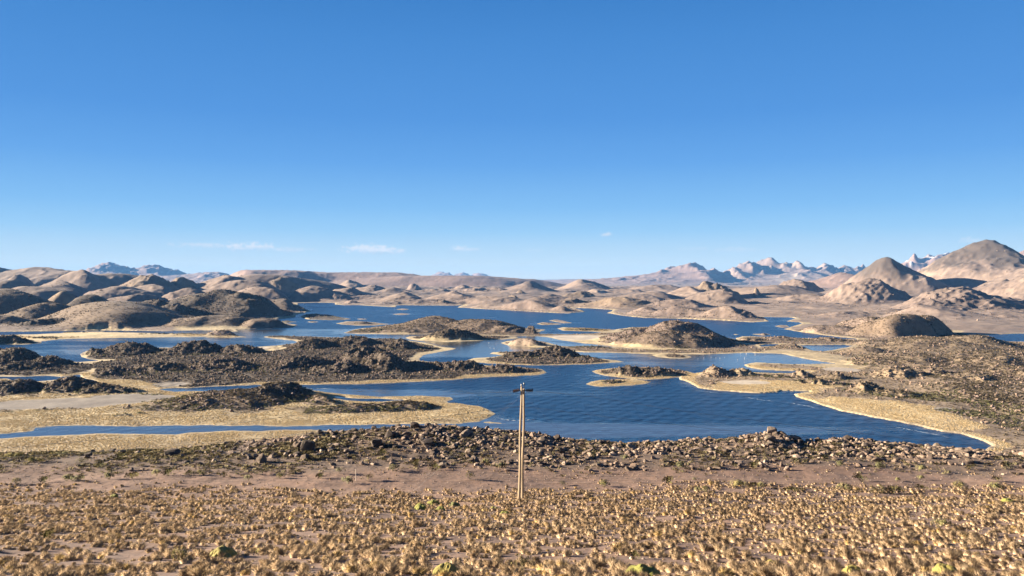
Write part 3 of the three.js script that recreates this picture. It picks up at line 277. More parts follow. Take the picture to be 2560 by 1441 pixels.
  {"v":[328.4,610,6.8,24.8,21.7,26,0.494],"p":"c2","r":2.5,"t":0,"k":0.4,"s":0.06,"l":null,"n":"hill","w":0,"q":1.0},
  {"v":[295.6,600,8.0,27.4,24.4,26,0.458],"p":"d","r":2,"t":1,"k":0.24,"s":0.1,"l":null,"n":"hill","w":0,"q":1.0},
  {"v":[338.8,580,5.8,32.4,35.3,40,0.529],"p":"d","r":2,"t":1,"k":0.2,"s":0.14,"l":null,"n":"hill","w":0,"q":1.0},
  {"v":[387.0,600,8.0,36.5,42.6,50,0.573],"p":"d","r":2,"t":1,"k":0.2,"s":0.14,"l":null,"n":"hill","w":0,"q":1.0},
  {"v":[301.6,530,3.6,24.2,21.5,26,0.517],"p":"d","r":1.8,"t":1,"k":0.24,"s":0.14,"l":null,"n":"hill","w":0,"q":1.0},
  {"v":[322.3,520,2.4,29.0,29.0,34,0.555],"p":"d","r":1.8,"t":1,"k":0.24,"s":0.16,"l":null,"n":"hill","w":0,"q":1.0},
  {"v":[234.7,522,6.6,18.5,23.8,24,0.423],"p":"c2","r":1.8,"t":0,"k":0.3,"s":0.2,"l":"dark bouldery mound casting a long black shadow above the curved golden shore","n":"hill","w":0,"q":1.0},
  {"v":[246.2,510,3.7,15.5,23.3,18,0.45],"p":"d","r":1.2,"t":1,"k":0.2,"s":0.25,"l":null,"n":"hill","w":0,"q":1.0},
  {"v":[278.9,490,1.6,34.8,29.8,26,0.517],"p":"d","r":1,"t":1,"k":0.14,"s":0.3,"l":null,"n":"hill","w":0,"q":1.0},
  {"v":[292.2,460,0.2,25.7,28.0,26,0.566],"p":"d","r":1,"t":1,"k":0.3,"s":0.3,"l":null,"n":"hill","w":0,"q":1.0},
  {"v":[262.3,430,-1.5,28.4,28.4,16,0.548],"p":"d","r":0.8,"t":1,"k":0.3,"s":0.35,"l":null,"n":"hill","w":0,"q":1.0},
  {"v":[262.3,400,-2.3,18.3,18.3,12,0.58],"p":"d","r":0.8,"t":1,"k":0.3,"s":0.3,"l":null,"n":"hill","w":0,"q":1.0},
  {"v":[159.3,615,7.8,19.3,18.1,20,0.253],"p":"c2","r":1.5,"t":2,"k":0.9,"s":0.02,"l":"steep pile of pale boulders at the point of the golden bar","n":"hill","w":0,"q":1.0},
  {"v":[178.7,615,6.0,15.0,18.7,18,0.283],"p":"d","r":1.2,"t":0,"k":0.4,"s":0.06,"l":null,"n":"hill","w":0,"q":1.0},
  {"v":[221.0,600,6.4,15.2,15.2,16,0.353],"p":"c2","r":1.5,"t":0,"k":0.8,"s":0.06,"l":"jagged dark rock outcrop behind the golden bar","n":"hill","w":0,"q":1.0},
  {"v":[199.6,600,2.5,21.3,21.3,10,0.321],"p":"d","r":0.6,"t":0,"k":0.1,"s":0.3,"l":null,"n":"hill","w":0,"q":1.0},
  {"v":[242.8,590,4.9,21.0,18.0,18,0.39],"p":"d","r":1.4,"t":0,"k":0.4,"s":0.15,"l":null,"n":"hill","w":0,"q":1.0},
  {"v":[223.9,565,3.2,31.5,25.8,14,0.377],"p":"d","r":0.8,"t":0,"k":0.2,"s":0.3,"l":null,"n":"hill","w":0,"q":1.0},
  {"v":[214.6,655,7.8,11.3,14.6,11,0.317],"p":"d","r":0.8,"t":0,"k":0.15,"s":0.2,"l":"small dark scrub hump on the golden spit in the bird lagoon","n":"hill","w":0,"q":1.0},
  {"v":[195.6,940,26.8,71.5,90.6,80,0.205],"p":"c2","r":2.6,"t":2,"k":0.14,"s":0.05,"l":"grey-brown summit of the broad rocky island with boulders down its right flank","n":"hill","w":0,"q":1.0},
  {"v":[155.1,955,16.8,63.0,48.5,60,0.161],"p":"c2","r":2,"t":2,"k":0.12,"s":0.04,"l":null,"n":"hill","w":0,"q":1.0},
  {"v":[177.2,895,16.8,68.1,63.6,45,0.195],"p":"d","r":1.4,"t":1,"k":0.03,"s":0.05,"l":null,"n":"hill","w":0,"q":1.0},
  {"v":[128.5,955,7.1,33.9,33.9,36,0.134],"p":"d","r":2,"t":0,"k":0.3,"s":0.05,"l":null,"n":"hill","w":0,"q":1.0},
  {"v":[221.8,910,11.2,41.6,50.8,45,0.239],"p":"d","r":2,"t":0,"k":0.2,"s":0.04,"l":null,"n":"hill","w":0,"q":1.0},
  {"v":[96.7,866,2.0,48.3,48.3,11,0.111],"p":"d","r":0.6,"t":0,"k":0.05,"s":0.2,"l":null,"n":"hill","w":0,"q":1.0},
  {"v":[156.8,858,0.1,47.9,47.9,7,0.181],"p":"d","r":0.4,"t":0,"k":0.05,"s":0.2,"l":null,"n":"hill","w":0,"q":1.0},
  {"v":[106.5,1165,2.3,29.6,35.5,12,0.091],"p":"d","r":0.5,"t":0,"k":0.1,"s":0.1,"l":null,"n":"hill","w":0,"q":1.0},
  {"v":[13.7,900,8.3,28.3,28.3,22,0.015],"p":"d","r":0.6,"t":2,"k":0.04,"s":0.06,"l":null,"n":"hill","w":0,"q":1.0},
  {"v":[40.6,762,10.4,42.5,46.4,38,0.053],"p":"c2","r":1.2,"t":0,"k":0.12,"s":0.16,"l":null,"n":"hill","w":0,"q":1.0},
  {"v":[11.5,758,6.1,34.6,30.8,28,0.015],"p":"d","r":1,"t":0,"k":0.12,"s":0.16,"l":null,"n":"hill","w":0,"q":1.0},
  {"v":[72.4,750,2.6,30.4,34.2,18,0.096],"p":"d","r":0.8,"t":0,"k":0.2,"s":0.14,"l":null,"n":"hill","w":0,"q":1.0},
  {"v":[91.6,622,6.8,22.1,22.1,19,0.146],"p":"d","r":0.9,"t":0,"k":0.4,"s":0.1,"l":null,"n":"hill","w":0,"q":1.0},
  {"v":[113.4,620,6.0,22.0,25.2,18,0.181],"p":"d","r":0.8,"t":0,"k":0.3,"s":0.1,"l":null,"n":"hill","w":0,"q":1.0},
  {"v":[71.6,575,1.7,10.5,13.4,9,0.124],"p":"d","r":0.4,"t":0,"k":0.2,"s":0.25,"l":null,"n":"hill","w":0,"q":1.0},
  {"v":[173.2,832,-4.0,14.4,14.4,10,0.205],"p":"d","r":0.4,"t":0,"k":0.1,"s":0.2,"l":null,"n":"hill","w":0,"q":1.0},
  {"v":[-116.9,1200,21.4,103.5,79.1,85,-0.097],"p":"c","r":1.2,"t":1,"k":0.004,"s":0.03,"l":null,"n":"hill","w":0,"q":1.0},
  {"v":[-56.2,1165,16.5,76.8,82.7,70,-0.048],"p":"d","r":1.4,"t":1,"k":0.03,"s":0.03,"l":null,"n":"hill","w":0,"q":1.0},
  {"v":[-186.8,1150,2.6,52.5,81.7,36,-0.161],"p":"d","r":1,"t":0,"k":0.06,"s":0.06,"l":null,"n":"hill","w":0,"q":1.0},
  {"v":[28.0,1105,11.6,19.1,15.7,30,0.025],"p":"c2","r":3,"t":0,"k":0.3,"s":0,"l":null,"n":"hill","w":0,"q":1.0},
  {"v":[-5.7,1120,9.6,51.1,34.1,40,-0.005],"p":"d","r":2,"t":1,"k":0.08,"s":0.02,"l":null,"n":"hill","w":0,"q":1.0},
  {"v":[-131.9,1130,7.3,68.8,68.8,36,-0.116],"p":"d","r":1,"t":1,"k":0.01,"s":0.03,"l":null,"n":"hill","w":0,"q":1.0},
  {"v":[-75.4,990,12.7,52.7,60.3,30,-0.076],"p":"d","r":0.8,"t":0,"k":0.04,"s":0.2,"l":null,"n":"hill","w":0,"q":1.0},
  {"v":[-253.2,1330,4.8,20.2,24.3,18,-0.188],"p":"d","r":0.6,"t":0,"k":0.03,"s":0.02,"l":null,"n":"hill","w":0,"q":1.0},
  {"v":[-363.5,1540,5.4,39.1,39.1,26,-0.232],"p":"d","r":0.6,"t":0,"k":0.03,"s":0.02,"l":null,"n":"hill","w":0,"q":1.0},
  {"v":[-285.5,1500,1.5,6.8,6.8,8,-0.188],"p":"d","r":0.6,"t":2,"k":0.03,"s":0.02,"l":null,"n":"hill","w":0,"q":1.0},
  {"v":[-235.3,1680,3.4,11.9,11.9,10,-0.139],"p":"d","r":0.6,"t":2,"k":0.03,"s":0.02,"l":null,"n":"hill","w":0,"q":1.0},
  {"v":[-278.5,2010,2.6,9.2,9.2,10,-0.138],"p":"d","r":0.6,"t":2,"k":0.03,"s":0.02,"l":null,"n":"hill","w":0,"q":1.0},
  {"v":[57.8,1340,4.3,13.6,12.2,14,0.043],"p":"d","r":0.6,"t":1,"k":0.03,"s":0.02,"l":null,"n":"hill","w":0,"q":1.0},
  {"v":[80.4,1440,2.6,10.2,11.7,14,0.056],"p":"d","r":0.6,"t":2,"k":0.03,"s":0.02,"l":null,"n":"hill","w":0,"q":1.0},
  {"v":[-407.3,1420,0.4,15.8,17.3,10,-0.279],"p":"d","r":0.6,"t":0,"k":0.03,"s":0.02,"l":null,"n":"hill","w":0,"q":1.0},
  {"v":[-355.0,1410,0.7,6.4,6.4,6,-0.247],"p":"d","r":0.6,"t":0,"k":0.03,"s":0.02,"l":null,"n":"hill","w":0,"q":1.0},
  {"v":[342.2,1070,2.2,10.9,10.9,9,0.31],"p":"d","r":0.6,"t":2,"k":0.03,"s":0.02,"l":null,"n":"hill","w":0,"q":1.0},
  {"v":[435.2,1270,2.5,15.5,15.5,12,0.33],"p":"d","r":0.6,"t":2,"k":0.03,"s":0.02,"l":null,"n":"hill","w":0,"q":1.0},
  {"v":[307.9,1085,0.9,5.0,5.0,7,0.277],"p":"d","r":0.6,"t":0,"k":0.03,"s":0.02,"l":null,"n":"hill","w":0,"q":1.0},
  {"v":[3006.7,13000,371.7,1648.9,857.4,2600,0.227],"p":"r","r":77,"t":6,"k":0.0,"s":0.0,"l":"mauve peak with a broad blue shadow apron, first of the sunlit range","n":"mountain","w":0,"q":1.0},
  {"v":[3440.7,13300,284.1,607.3,607.3,1500,0.253],"p":"r","r":77,"t":6,"k":0.0,"s":0.0,"l":null,"n":"mountain","w":0,"q":1.0},
  {"v":[3710.5,13300,290.9,539.8,539.8,1500,0.272],"p":"r","r":77,"t":6,"k":0.0,"s":0.0,"l":null,"n":"mountain","w":0,"q":1.0},
  {"v":[3916.6,13200,403.0,736.7,602.7,1800,0.288],"p":"r","r":84,"t":7,"k":0.0,"s":0.0,"l":null,"n":"mountain","w":0,"q":1.0},
  {"v":[4145.9,13400,387.6,543.9,543.9,1700,0.3],"p":"r","r":84,"t":7,"k":0.0,"s":0.0,"l":null,"n":"mountain","w":0,"q":1.0},
  {"v":[4521.3,13800,487.9,910.2,840.2,2100,0.317],"p":"r","r":98,"t":7,"k":0.0,"s":0.0,"l":"pointed dark-tipped summit above cream streaked slopes in the sunlit range","n":"mountain","w":0,"q":1.0},
  {"v":[4690.6,13600,392.3,552.0,552.0,1700,0.332],"p":"r","r":84,"t":7,"k":0.0,"s":0.0,"l":null,"n":"mountain","w":0,"q":1.0},
  {"v":[4873.0,13400,414.8,679.9,1019.8,2000,0.349],"p":"r","r":84,"t":7,"k":0.0,"s":0.0,"l":"cream and mauve peak with a blue shadow side right of the pointed summit","n":"mountain","w":0,"q":1.0},
  {"v":[5394.3,13600,378.5,621.0,828.0,1700,0.378],"p":"r","r":77,"t":7,"k":0.0,"s":0.0,"l":null,"n":"mountain","w":0,"q":1.0},
  {"v":[5844.8,13800,341.0,700.2,700.2,1600,0.401],"p":"r","r":70,"t":7,"k":0.0,"s":0.0,"l":null,"n":"mountain","w":0,"q":1.0},
  {"v":[6159.7,13800,362.0,700.2,700.2,1600,0.42],"p":"r","r":70,"t":6,"k":0.0,"s":0.0,"l":null,"n":"mountain","w":0,"q":1.0},
  {"v":[6439.5,13800,390.0,700.2,770.2,1600,0.437],"p":"r","r":70,"t":6,"k":0.0,"s":0.0,"l":null,"n":"mountain","w":0,"q":1.0},
  {"v":[4622.3,13400,210.9,2039.6,2243.5,2200,0.332],"p":"w","r":30,"t":7,"k":0.0,"s":0.0,"l":null,"n":"mountain","w":0,"q":1.0},
  {"v":[6236.1,11600,428.0,1000.5,1000.5,1300,0.493],"p":"w","r":60,"t":6,"k":0.0,"s":0.0,"l":null,"n":"mountain","w":1,"q":1.0},
  {"v":[5861.3,11500,483.2,641.8,583.5,1200,0.471],"p":"r","r":84,"t":6,"k":0.0,"s":0.0,"l":"snow-flecked peak behind the gap of the tan hills","n":"mountain","w":1,"q":1.0},
  {"v":[6106.5,11600,463.3,529.7,529.7,1000,0.485],"p":"r","r":77,"t":6,"k":0.0,"s":0.0,"l":null,"n":"mountain","w":1,"q":1.0},
  {"v":[6337.1,11700,484.4,534.2,534.2,1100,0.496],"p":"r","r":84,"t":6,"k":0.0,"s":0.0,"l":null,"n":"mountain","w":1,"q":1.0},
  {"v":[6582.6,11800,511.8,598.7,658.5,1200,0.509],"p":"r","r":84,"t":6,"k":0.0,"s":0.0,"l":null,"n":"mountain","w":1,"q":1.0},
  {"v":[4260.8,8000,204.8,365.3,446.5,800,0.489],"p":"w","r":30,"t":6,"k":0.0,"s":0.0,"l":null,"n":"mountain","w":0,"q":1.0},
  {"v":[4944.3,7500,386.9,456.6,456.6,1200,0.583],"p":"r","r":84,"t":6,"k":0.0,"s":0.0,"l":null,"n":"mountain","w":0,"q":1.0},
  {"v":[-7924.7,15500,413.0,943.7,1022.3,2600,-0.473],"p":"w","r":50,"t":6,"k":0.0,"s":0.0,"l":"hazy blue double-topped mountain on the left skyline","n":"mountain","w":0,"q":1.0},
  {"v":[-7252.8,15800,379.5,961.9,1282.6,2400,-0.43],"p":"w","r":50,"t":6,"k":0.0,"s":0.0,"l":null,"n":"mountain","w":0,"q":1.0},
  {"v":[-5443.1,14500,222.1,1029.9,441.4,1500,-0.359],"p":"d","r":30,"t":6,"k":0.0,"s":0.0,"l":null,"n":"mountain","w":0,"q":1.0},
  {"v":[-5884.6,14500,178.0,1471.3,882.8,1500,-0.386],"p":"d","r":20,"t":6,"k":0.0,"s":0.0,"l":null,"n":"mountain","w":0,"q":1.0},
  {"v":[-2130.5,24000,355.0,913.2,852.4,2400,-0.089],"p":"r","r":70,"t":6,"k":0.0,"s":0.0,"l":"faint pale blue peaks alone on the middle of the skyline","n":"mountain","w":0,"q":1.0},
  {"v":[-1521.8,24000,306.3,852.4,852.4,2200,-0.063],"p":"r","r":70,"t":6,"k":0.0,"s":0.0,"l":null,"n":"mountain","w":0,"q":1.0},
  {"v":[-1034.9,24000,294.1,730.6,1095.9,2200,-0.043],"p":"r","r":70,"t":6,"k":0.0,"s":0.0,"l":null,"n":"mountain","w":0,"q":1.0},
  {"v":[-1582.8,24000,208.9,1583.0,1826.5,1600,-0.066],"p":"w","r":30,"t":6,"k":0.0,"s":0.0,"l":null,"n":"mountain","w":0,"q":1.0},
  {"v":[1897.4,17000,92.2,3018.8,2156.3,2000,0.111],"p":"d","r":20,"t":6,"k":0.0,"s":0.0,"l":null,"n":"mountain","w":0,"q":1.0},
  {"v":[2346.3,12500,138.4,1648.9,887.9,2000,0.186],"p":"d","r":20,"t":6,"k":0.0,"s":0.0,"l":null,"n":"mountain","w":0,"q":1.0}];
const CREST = [[-126.4,50.19],[-74.2,50.08],[-62.6,50.19],[-51.0,50.42],[-39.4,51.35],[-33.6,52.05],[-27.8,52.75],[-22.0,53.33],[-19.1,53.56],[-13.3,53.73],[-7.5,53.56],[0.6,52.81],[7.0,52.05],[12.8,51.7],[18.5,51.53],[24.3,51.47],[30.1,51.82],[33.6,52.4],[36.8,52.92],[38.5,52.81],[40.3,52.11],[42.3,51.47],[45.2,51.41],[47.2,51.88],[49.3,51.76],[53.3,51.24],[59.1,50.77],[64.9,50.31],[69.6,49.96],[74.2,50.31],[82.3,50.66],[122.9,51.24]];
const BOULDERS = [[37.55,113.98,1.81,0.8,"upper block of the tallest pale crag on the ridge"],[35.8,109.67,1.64,0.75,"large pale block leaning at the foot of the tallest crag"],[38.97,113.07,1.06,0.8,"grey block right beside the tallest crag"],[41.15,114,0.96,0.7,"pale boulder on the crest right of the tallest crag"],[44.4,114,0.85,0.9,"angular pale block at the edge of the black hollow"],[40.58,110.86,1.03,0.8,"squat block beside the black hollow on the ridge"],[46.66,114,0.96,0.9,"upright tan block on the crest above the black hollow"],[48.45,114,1.28,0.8,"rounded pale boulder on the crest right of the black hollow"],[48.89,109.26,1.12,0.8,"pale pointed block in the middle of the rubble bank"],[57.03,114,0.9,0.8,"pale rounded boulder standing on the crest line"],[61.55,114,1.17,0.8,"white-topped boulder against the water near the lake end"],[53.38,100.17,0.93,1.0,"pale upright boulder with a black shadow below the lake end"],[60.68,106.36,2.28,0.5,"broad low pale slab against the end of the lake"],[58.94,111.46,0.94,0.8,"tan block under the white-topped boulder"],[66.89,111.95,1.25,0.6,"flat tan boulder past the broad slab"],[-14.08,114,1.81,0.62,"square-cut dark block standing on the crest against the channel"],[-17.08,109.78,1.64,0.7,"big tan boulder with a black side on the left crest"],[-18.27,105.67,2.27,0.55,"long black shadowed boulder in the scrub slope"],[-11.22,106.07,1.98,0.5,"low dark boulder right of the long black one"],[-6.29,110.48,1.75,0.7,"slanted pale slab at the top of the slope"],[-23.5,112.18,1.15,0.6,"grey boulder where the crest meets the channel"],[-44.81,103.66,2.03,0.6,"lone rounded tan boulder on the scrub flat"],[-31.23,98.27,1.19,1.1,"upright tan boulder with a long shadow beside the heap"],[-27.07,104.37,2.24,0.8,"biggest dark block of the left boulder heap"],[-28.96,106.47,1.49,0.8,"left block of the boulder heap"],[-26.36,99.67,1.3,0.7,"foot block of the left boulder heap"],[-27.47,112.57,1.58,0.7,"dark boulder on the skyline of the left crest"],[-27.81,101.27,1.23,0.7,"lower left stone of the boulder heap"],[4.17,109.47,1.33,0.8,"white-grey boulder just right of the pole top rocks"],[3.93,103.17,0.87,0.9,"pale round boulder right of the pole"],[3.86,108.37,1.01,0.8,"grey block beside the white-grey boulder"],[-4.69,99.17,0.93,1.0,"pale boulder left of the pole base rubble"],[6.59,112.67,1.26,0.9,"dark pointed crest block right of the pole"]];
const SHRUBS = [[25.0,83.57,3.39],[19.81,79.48,1.21],[19.02,80.38,0.9],[38.89,87.37,1.51],[42.8,87.37,0.71],[45.95,88.57,0.81],[54.0,87.37,1.15],[17.12,85.87,1.31],[5.68,85.87,0.96],[20.22,86.77,0.79],[29.28,95.17,1.45],[24.43,94.17,1.34],[27.11,95.17,1.06],[-36.51,90.87,2.03],[-39.53,90.37,1.38],[-40.91,90.37,1.1],[-42.99,88.97,1.53],[-45.5,88.57,1.17],[-48.83,87.67,2.49],[-52.0,87.37,1.15],[-54.2,86.27,1.23],[-29.11,91.57,1.58],[-25.42,90.87,0.83],[-20.03,91.57,1.21],[-9.03,93.47,1.52],[-13.67,92.67,1.69],[-3.22,97.37,1.19],[-16.75,101.37,1.13],[-4.68,87.67,1.16],[-29.74,88.57,0.99],[38.01,79.48,2.82],[42.49,81.08,1.65],[47.11,82.67,1.51],[50.89,82.67,1.51],[34.49,81.68,1.66],[29.03,80.38,2.04],[9.9,84.57,1.29],[-33.1,90.37,0.92],[-26.4,89.47,1.09],[-21.72,88.97,0.99],[-17.99,86.27,1.31],[-16.0,87.37,1.51],[-12.98,31.08,0.95],[0.4,26.1,0.79],[-24.47,41.36,0.8],[27.36,50.24,1.02],[5.16,32.68,0.6],[10.26,100.87,1.13],[14.19,99.67,1.21],[35.65,97.37,1.28],[39.86,95.57,1.16],[44.34,94.77,1.06],[48.49,93.47,1.23],[54.95,94.77,1.35],[60.27,95.57,1.45],[-49.67,99.67,1.52],[-53.48,97.37,1.78],[-59.09,98.47,2.2],[-62.85,99.67,2.53],[-60.14,104.66,2.12],[-49.85,95.17,1.35],[39.53,99.67,1.01],[18.82,97.37,1.09],[20.24,94.77,1.15],[-1.45,94.77,0.96],[-11.75,96.27,1.07]];
const CUSHIONS = [[3.96,23.71,1.01,"large bright green cushion plant at the bottom edge"],[13.1,23.71,0.72,"yellow-green cushion plant at the bottom edge toward the corner"],[-0.55,59.72,0.79,"bright green cushion plant left of the pole base"],[-7.11,70.6,1.07,"upper green cushion of the mossy rock group left of the pole"],[-7.67,65.51,1.13,"broad green cushion at the left end of the mossy rock group"],[-5.93,64.71,0.85,"small green cushion beside stones in the mossy rock group"],[-5.08,68.8,0.98,"dark green cushion at the right end of the mossy rock group"],[-1.48,64.71,0.59,"tiny green cushion by the stones near the pole base"],[-12.29,33.28,1.08,"pale green spreading cushion among tufts lower left"],[-1.95,23.91,0.85,"yellow-green low cushion at the bottom edge near the centre"],[10.82,25.0,0.63,"yellowish cushion at the bottom edge right of the large green one"],[-11.6,36.17,0.44,"small lime cushion right of the spreading pale one"],[-38.77,76.58,0.7,"tiny lime cushion far left in the tuft field"],[44.54,70.6,1.07,"flat green cushion near the right picture edge"],[9.96,30.09,0.61,"golden-green cushion among tufts right of the large green one"]];
const BIRDS = [[175.3,742.1],[182.8,749.7],[191.5,757.4],[195.2,753.5],[198.0,749.7],[204.6,757.4],[230.7,794.1],[236.3,794.1],[243.9,789.8],[221.6,749.7],[210.5,734.7],[186.8,696.6],[-24.3,868.9],[-19.6,858.8],[-27.5,934.9],[-18.5,911.8],[-61.7,934.9],[-52.2,934.9],[-103.0,1040.4],[-143.6,1047.7],[-375.0,1136.5],[-360.9,1110.8],[-355.1,1119.2],[-141.3,1070.5],[-42.9,889.8]];
const FOAM = [[123.6,536.8,129.9,527.2,137.3,519.8],[149.2,503.8,154.3,493.7,161.8,483.9],[167.6,480.8,173.7,471.6,178.8,456.9],[195.2,402.1,201.3,388.3,209.3,372.6],[-8.7,426.5,2.1,419.2,12.9,422.8],[-176.5,542.8,-143.9,544.8,-118.1,540.8]];
const POLE = [0.79, 73.49, 26.82], POST = [-17.43, 87.87, 22.43];
console.log('map read');

// ------------------------------------------------------------------ helpers
const used = {};
function numbered(n) { used[n] = (used[n] ?? -1) + 1; return used[n] ? n + '_' + String(used[n]).padStart(3, '0') : n; }
function tag(o, label, category, group, kind) { o.userData.label = label; if (category) o.userData.category = category; if (group) o.userData.group = group; if (kind) o.userData.kind = kind; return o; }
function shade(o) { o.traverse((m) => { if (m.isMesh) { m.castShadow = true; m.receiveShadow = true; } }); return o; }
function put(o, name) { o.name = numbered(name); shade(o); scene.add(o); return o; }
const rgb = (r, g, b) => new THREE.Color().setRGB(r, g, b);

function noiseTexture(size, fn, srgb) {
  const d = new Uint8Array(size * size * 4);
  for (let y = 0; y < size; y++) for (let x = 0; x < size; x++) { const c = fn(x / size, y / size), o = (y * size + x) * 4; d[o] = c[0]; d[o + 1] = c[1]; d[o + 2] = c[2]; d[o + 3] = 255; }
  const t = new THREE.DataTexture(d, size, size); t.wrapS = t.wrapT = THREE.RepeatWrapping; t.magFilter = THREE.LinearFilter; if (srgb) t.colorSpace = THREE.SRGBColorSpace; t.needsUpdate = true; return t;
}
// noise that repeats after n cells
function tiled(u, v, n, o) { let s = 0, a = 0.5; for (let i = 0; i < o; i++) { const N = n << i, f = (x, y) => noise(x + i * 31.7, y + i * 13.3); const x = u * N, y = v * N; const wx = u, wy = v; s += a * (f(x, y) * (1 - wx) * (1 - wy) + f(x - N, y) * wx * (1 - wy) + f(x, y - N) * (1 - wx) * wy + f(x - N, y - N) * wx * wy); a *= 0.55; } return s; }

// ------------------------------------------------------------------ height of the land
const polys = POLYS.map((p) => {
  const n = p.pts.length / 2, x = new Float64Array(n), z = new Float64Array(n); let x0 = 1e9, x1 = -1e9, z0 = 1e9, z1 = -1e9;
  for (let i = 0; i < n; i++) { x[i] = p.pts[2 * i]; z[i] = p.pts[2 * i + 1]; x0 = Math.min(x0, x[i]); x1 = Math.max(x1, x[i]); z0 = Math.min(z0, z[i]); z1 = Math.max(z1, z[i]); }
  return { ...p, n, x, z, x0, x1, z0, z1 };
});
const holes = HOLES.map((p) => { const n = p.pts.length / 2; return { ...p, n, x: p.pts.filter((_, i) => i % 2 === 0), z: p.pts.filter((_, i) => i % 2), x0: Math.min(...p.pts.filter((_, i) => i % 2 === 0)), x1: Math.max(...p.pts.filter((_, i) => i % 2 === 0)), z0: Math.min(...p.pts.filter((_, i) => i % 2)), z1: Math.max(...p.pts.filter((_, i) => i % 2)) }; });
const FAR = 160;
function sdist(p, px, pz) {                                                     // positive inside
  if (px < p.x0 - FAR || px > p.x1 + FAR || pz < p.z0 - FAR || pz > p.z1 + FAR) return -FAR;
  let best = 1e18, inside = false;
  for (let i = 0, j = p.n - 1; i < p.n; j = i++) {
    const ax = p.x[j], az = p.z[j], bx = p.x[i], bz = p.z[i], ex = bx - ax, ez = bz - az, wx = px - ax, wz = pz - az;
    let t = (wx * ex + wz * ez) / (ex * ex + ez * ez + 1e-9); t = t < 0 ? 0 : t > 1 ? 1 : t;
    const dx = wx - ex * t, dz = wz - ez * t, q = dx * dx + dz * dz; if (q < best) best = q;
    if ((az > pz) !== (bz > pz) && px < ax + ex * (pz - az) / ez) inside = !inside;
  }
  const d = Math.sqrt(best); return inside ? d : -d;
}
function table(tab, x) {
  if (x <= tab[0][0]) return tab[0][1];
  let i = 1; while (i < tab.length - 1 && tab[i][0] < x) i++;
  const t = Math.min(1, (x - tab[i - 1][0]) / (tab[i][0] - tab[i - 1][0]));
  return lerp(tab[i - 1][1], tab[i][1], t);
}
const FG = [[0, 73.3], [15, 68.9], [30, 64.0], [50, 59.2], [76, 53.85], [84, 52.75], [92, 52.3], [100, 52.2]];
function foreground(x, d) {
  if (d <= 100) return table(FG, d);
  const c = table(CREST, x * 114 / d) + fbm(x * 0.09, 3.3, 4) * 0.9 * ss(100, 112, d);
  if (d <= 114) return table([[100, 52.2], [107, 52.2 + (c - 52.2) * 0.45], [114, c]], d);
  return table([[114, c], [124, c - 2.5], [145, c - 11], [300, 1.2], [345, 0.6]], d);
}
const hills = HILLS.map((h, i) => { let [x, d, y, rl, rr, rz, rot] = h.v; if (d > 1300 && d < 5300 && h.p !== 'm' && h.p !== 'c4') { const w = (h.p === 'd' ? 1.3 : 1.12) * (x < -300 ? 1.12 : 1); if (x < -300 && h.p === 'd') { rl *= 1.15; rr *= 1.15; } rl *= w; rr *= w; rz *= w; if (h.p === 'd') h.p = 'w'; } else if (d < 1000 && h.t === 0 && rl > 12) { rl *= 0.82; rr *= 0.74; rz *= 0.8; y *= 1.06; } return { ...h, i, x, d, y, rl, rr, rz, c: Math.cos(rot), sn: Math.sin(rot), R: Math.max(rl, rr, rz) * 1.35, f: 1 / (0.42 * Math.min(rl + rr, rz * 2)), small: Math.min(rl, rr, rz) }; });
function profile(kind, r) {
  if (r >= 1) return 0;
  switch (kind) {
    case 'b': { const q = 1 - r * r; return q * q; }
    case 'c': { const q = 1 - (Math.sqrt(r * r + 0.012) - 0.05); return Math.pow(Math.max(0, Math.min(1, q)), 1.18) * ss(1, 0.9, r); }
    case 'c2': { const q = 1 - r * r; return 0.5 * q * q + 0.5 * (1 - r); }
    case 'c3': { const q = 0.5 + 0.5 * Math.cos(Math.PI * r); return 0.62 * q + 0.38 * (1 - Math.sqrt(r * r + 0.01) + 0.1) * ss(1, 0.8, r); }
    case 'w': { const q = 0.5 + 0.5 * Math.cos(Math.PI * r); return 0.6 * q + 0.4 * (1 - Math.sqrt(r * r + 0.02) + 0.141) * ss(1, 0.85, r); }
    case 'c4': { const a = 0.16, t = (Math.sqrt(r * r + a * a) - a) / (Math.sqrt(1 + a * a) - a); return Math.pow(1 - t, 1.38); }
    case 'm': return 1 - ss(0.25, 1, r);
    case 'r': return Math.pow(1 - r, 1.3);
    default: return Math.pow(1 - r * r, 1.15);
  }
}
const out = { y: 0, s: 0, poly: 0, hill: -1, prof: 0, tone: 0, toneW: 0, rock: 0, snow: 0 };
const nearIdx = polys.findIndex((p) => p.key === 'near'), mainIdx = polys.findIndex((p) => p.key === 'mainland');
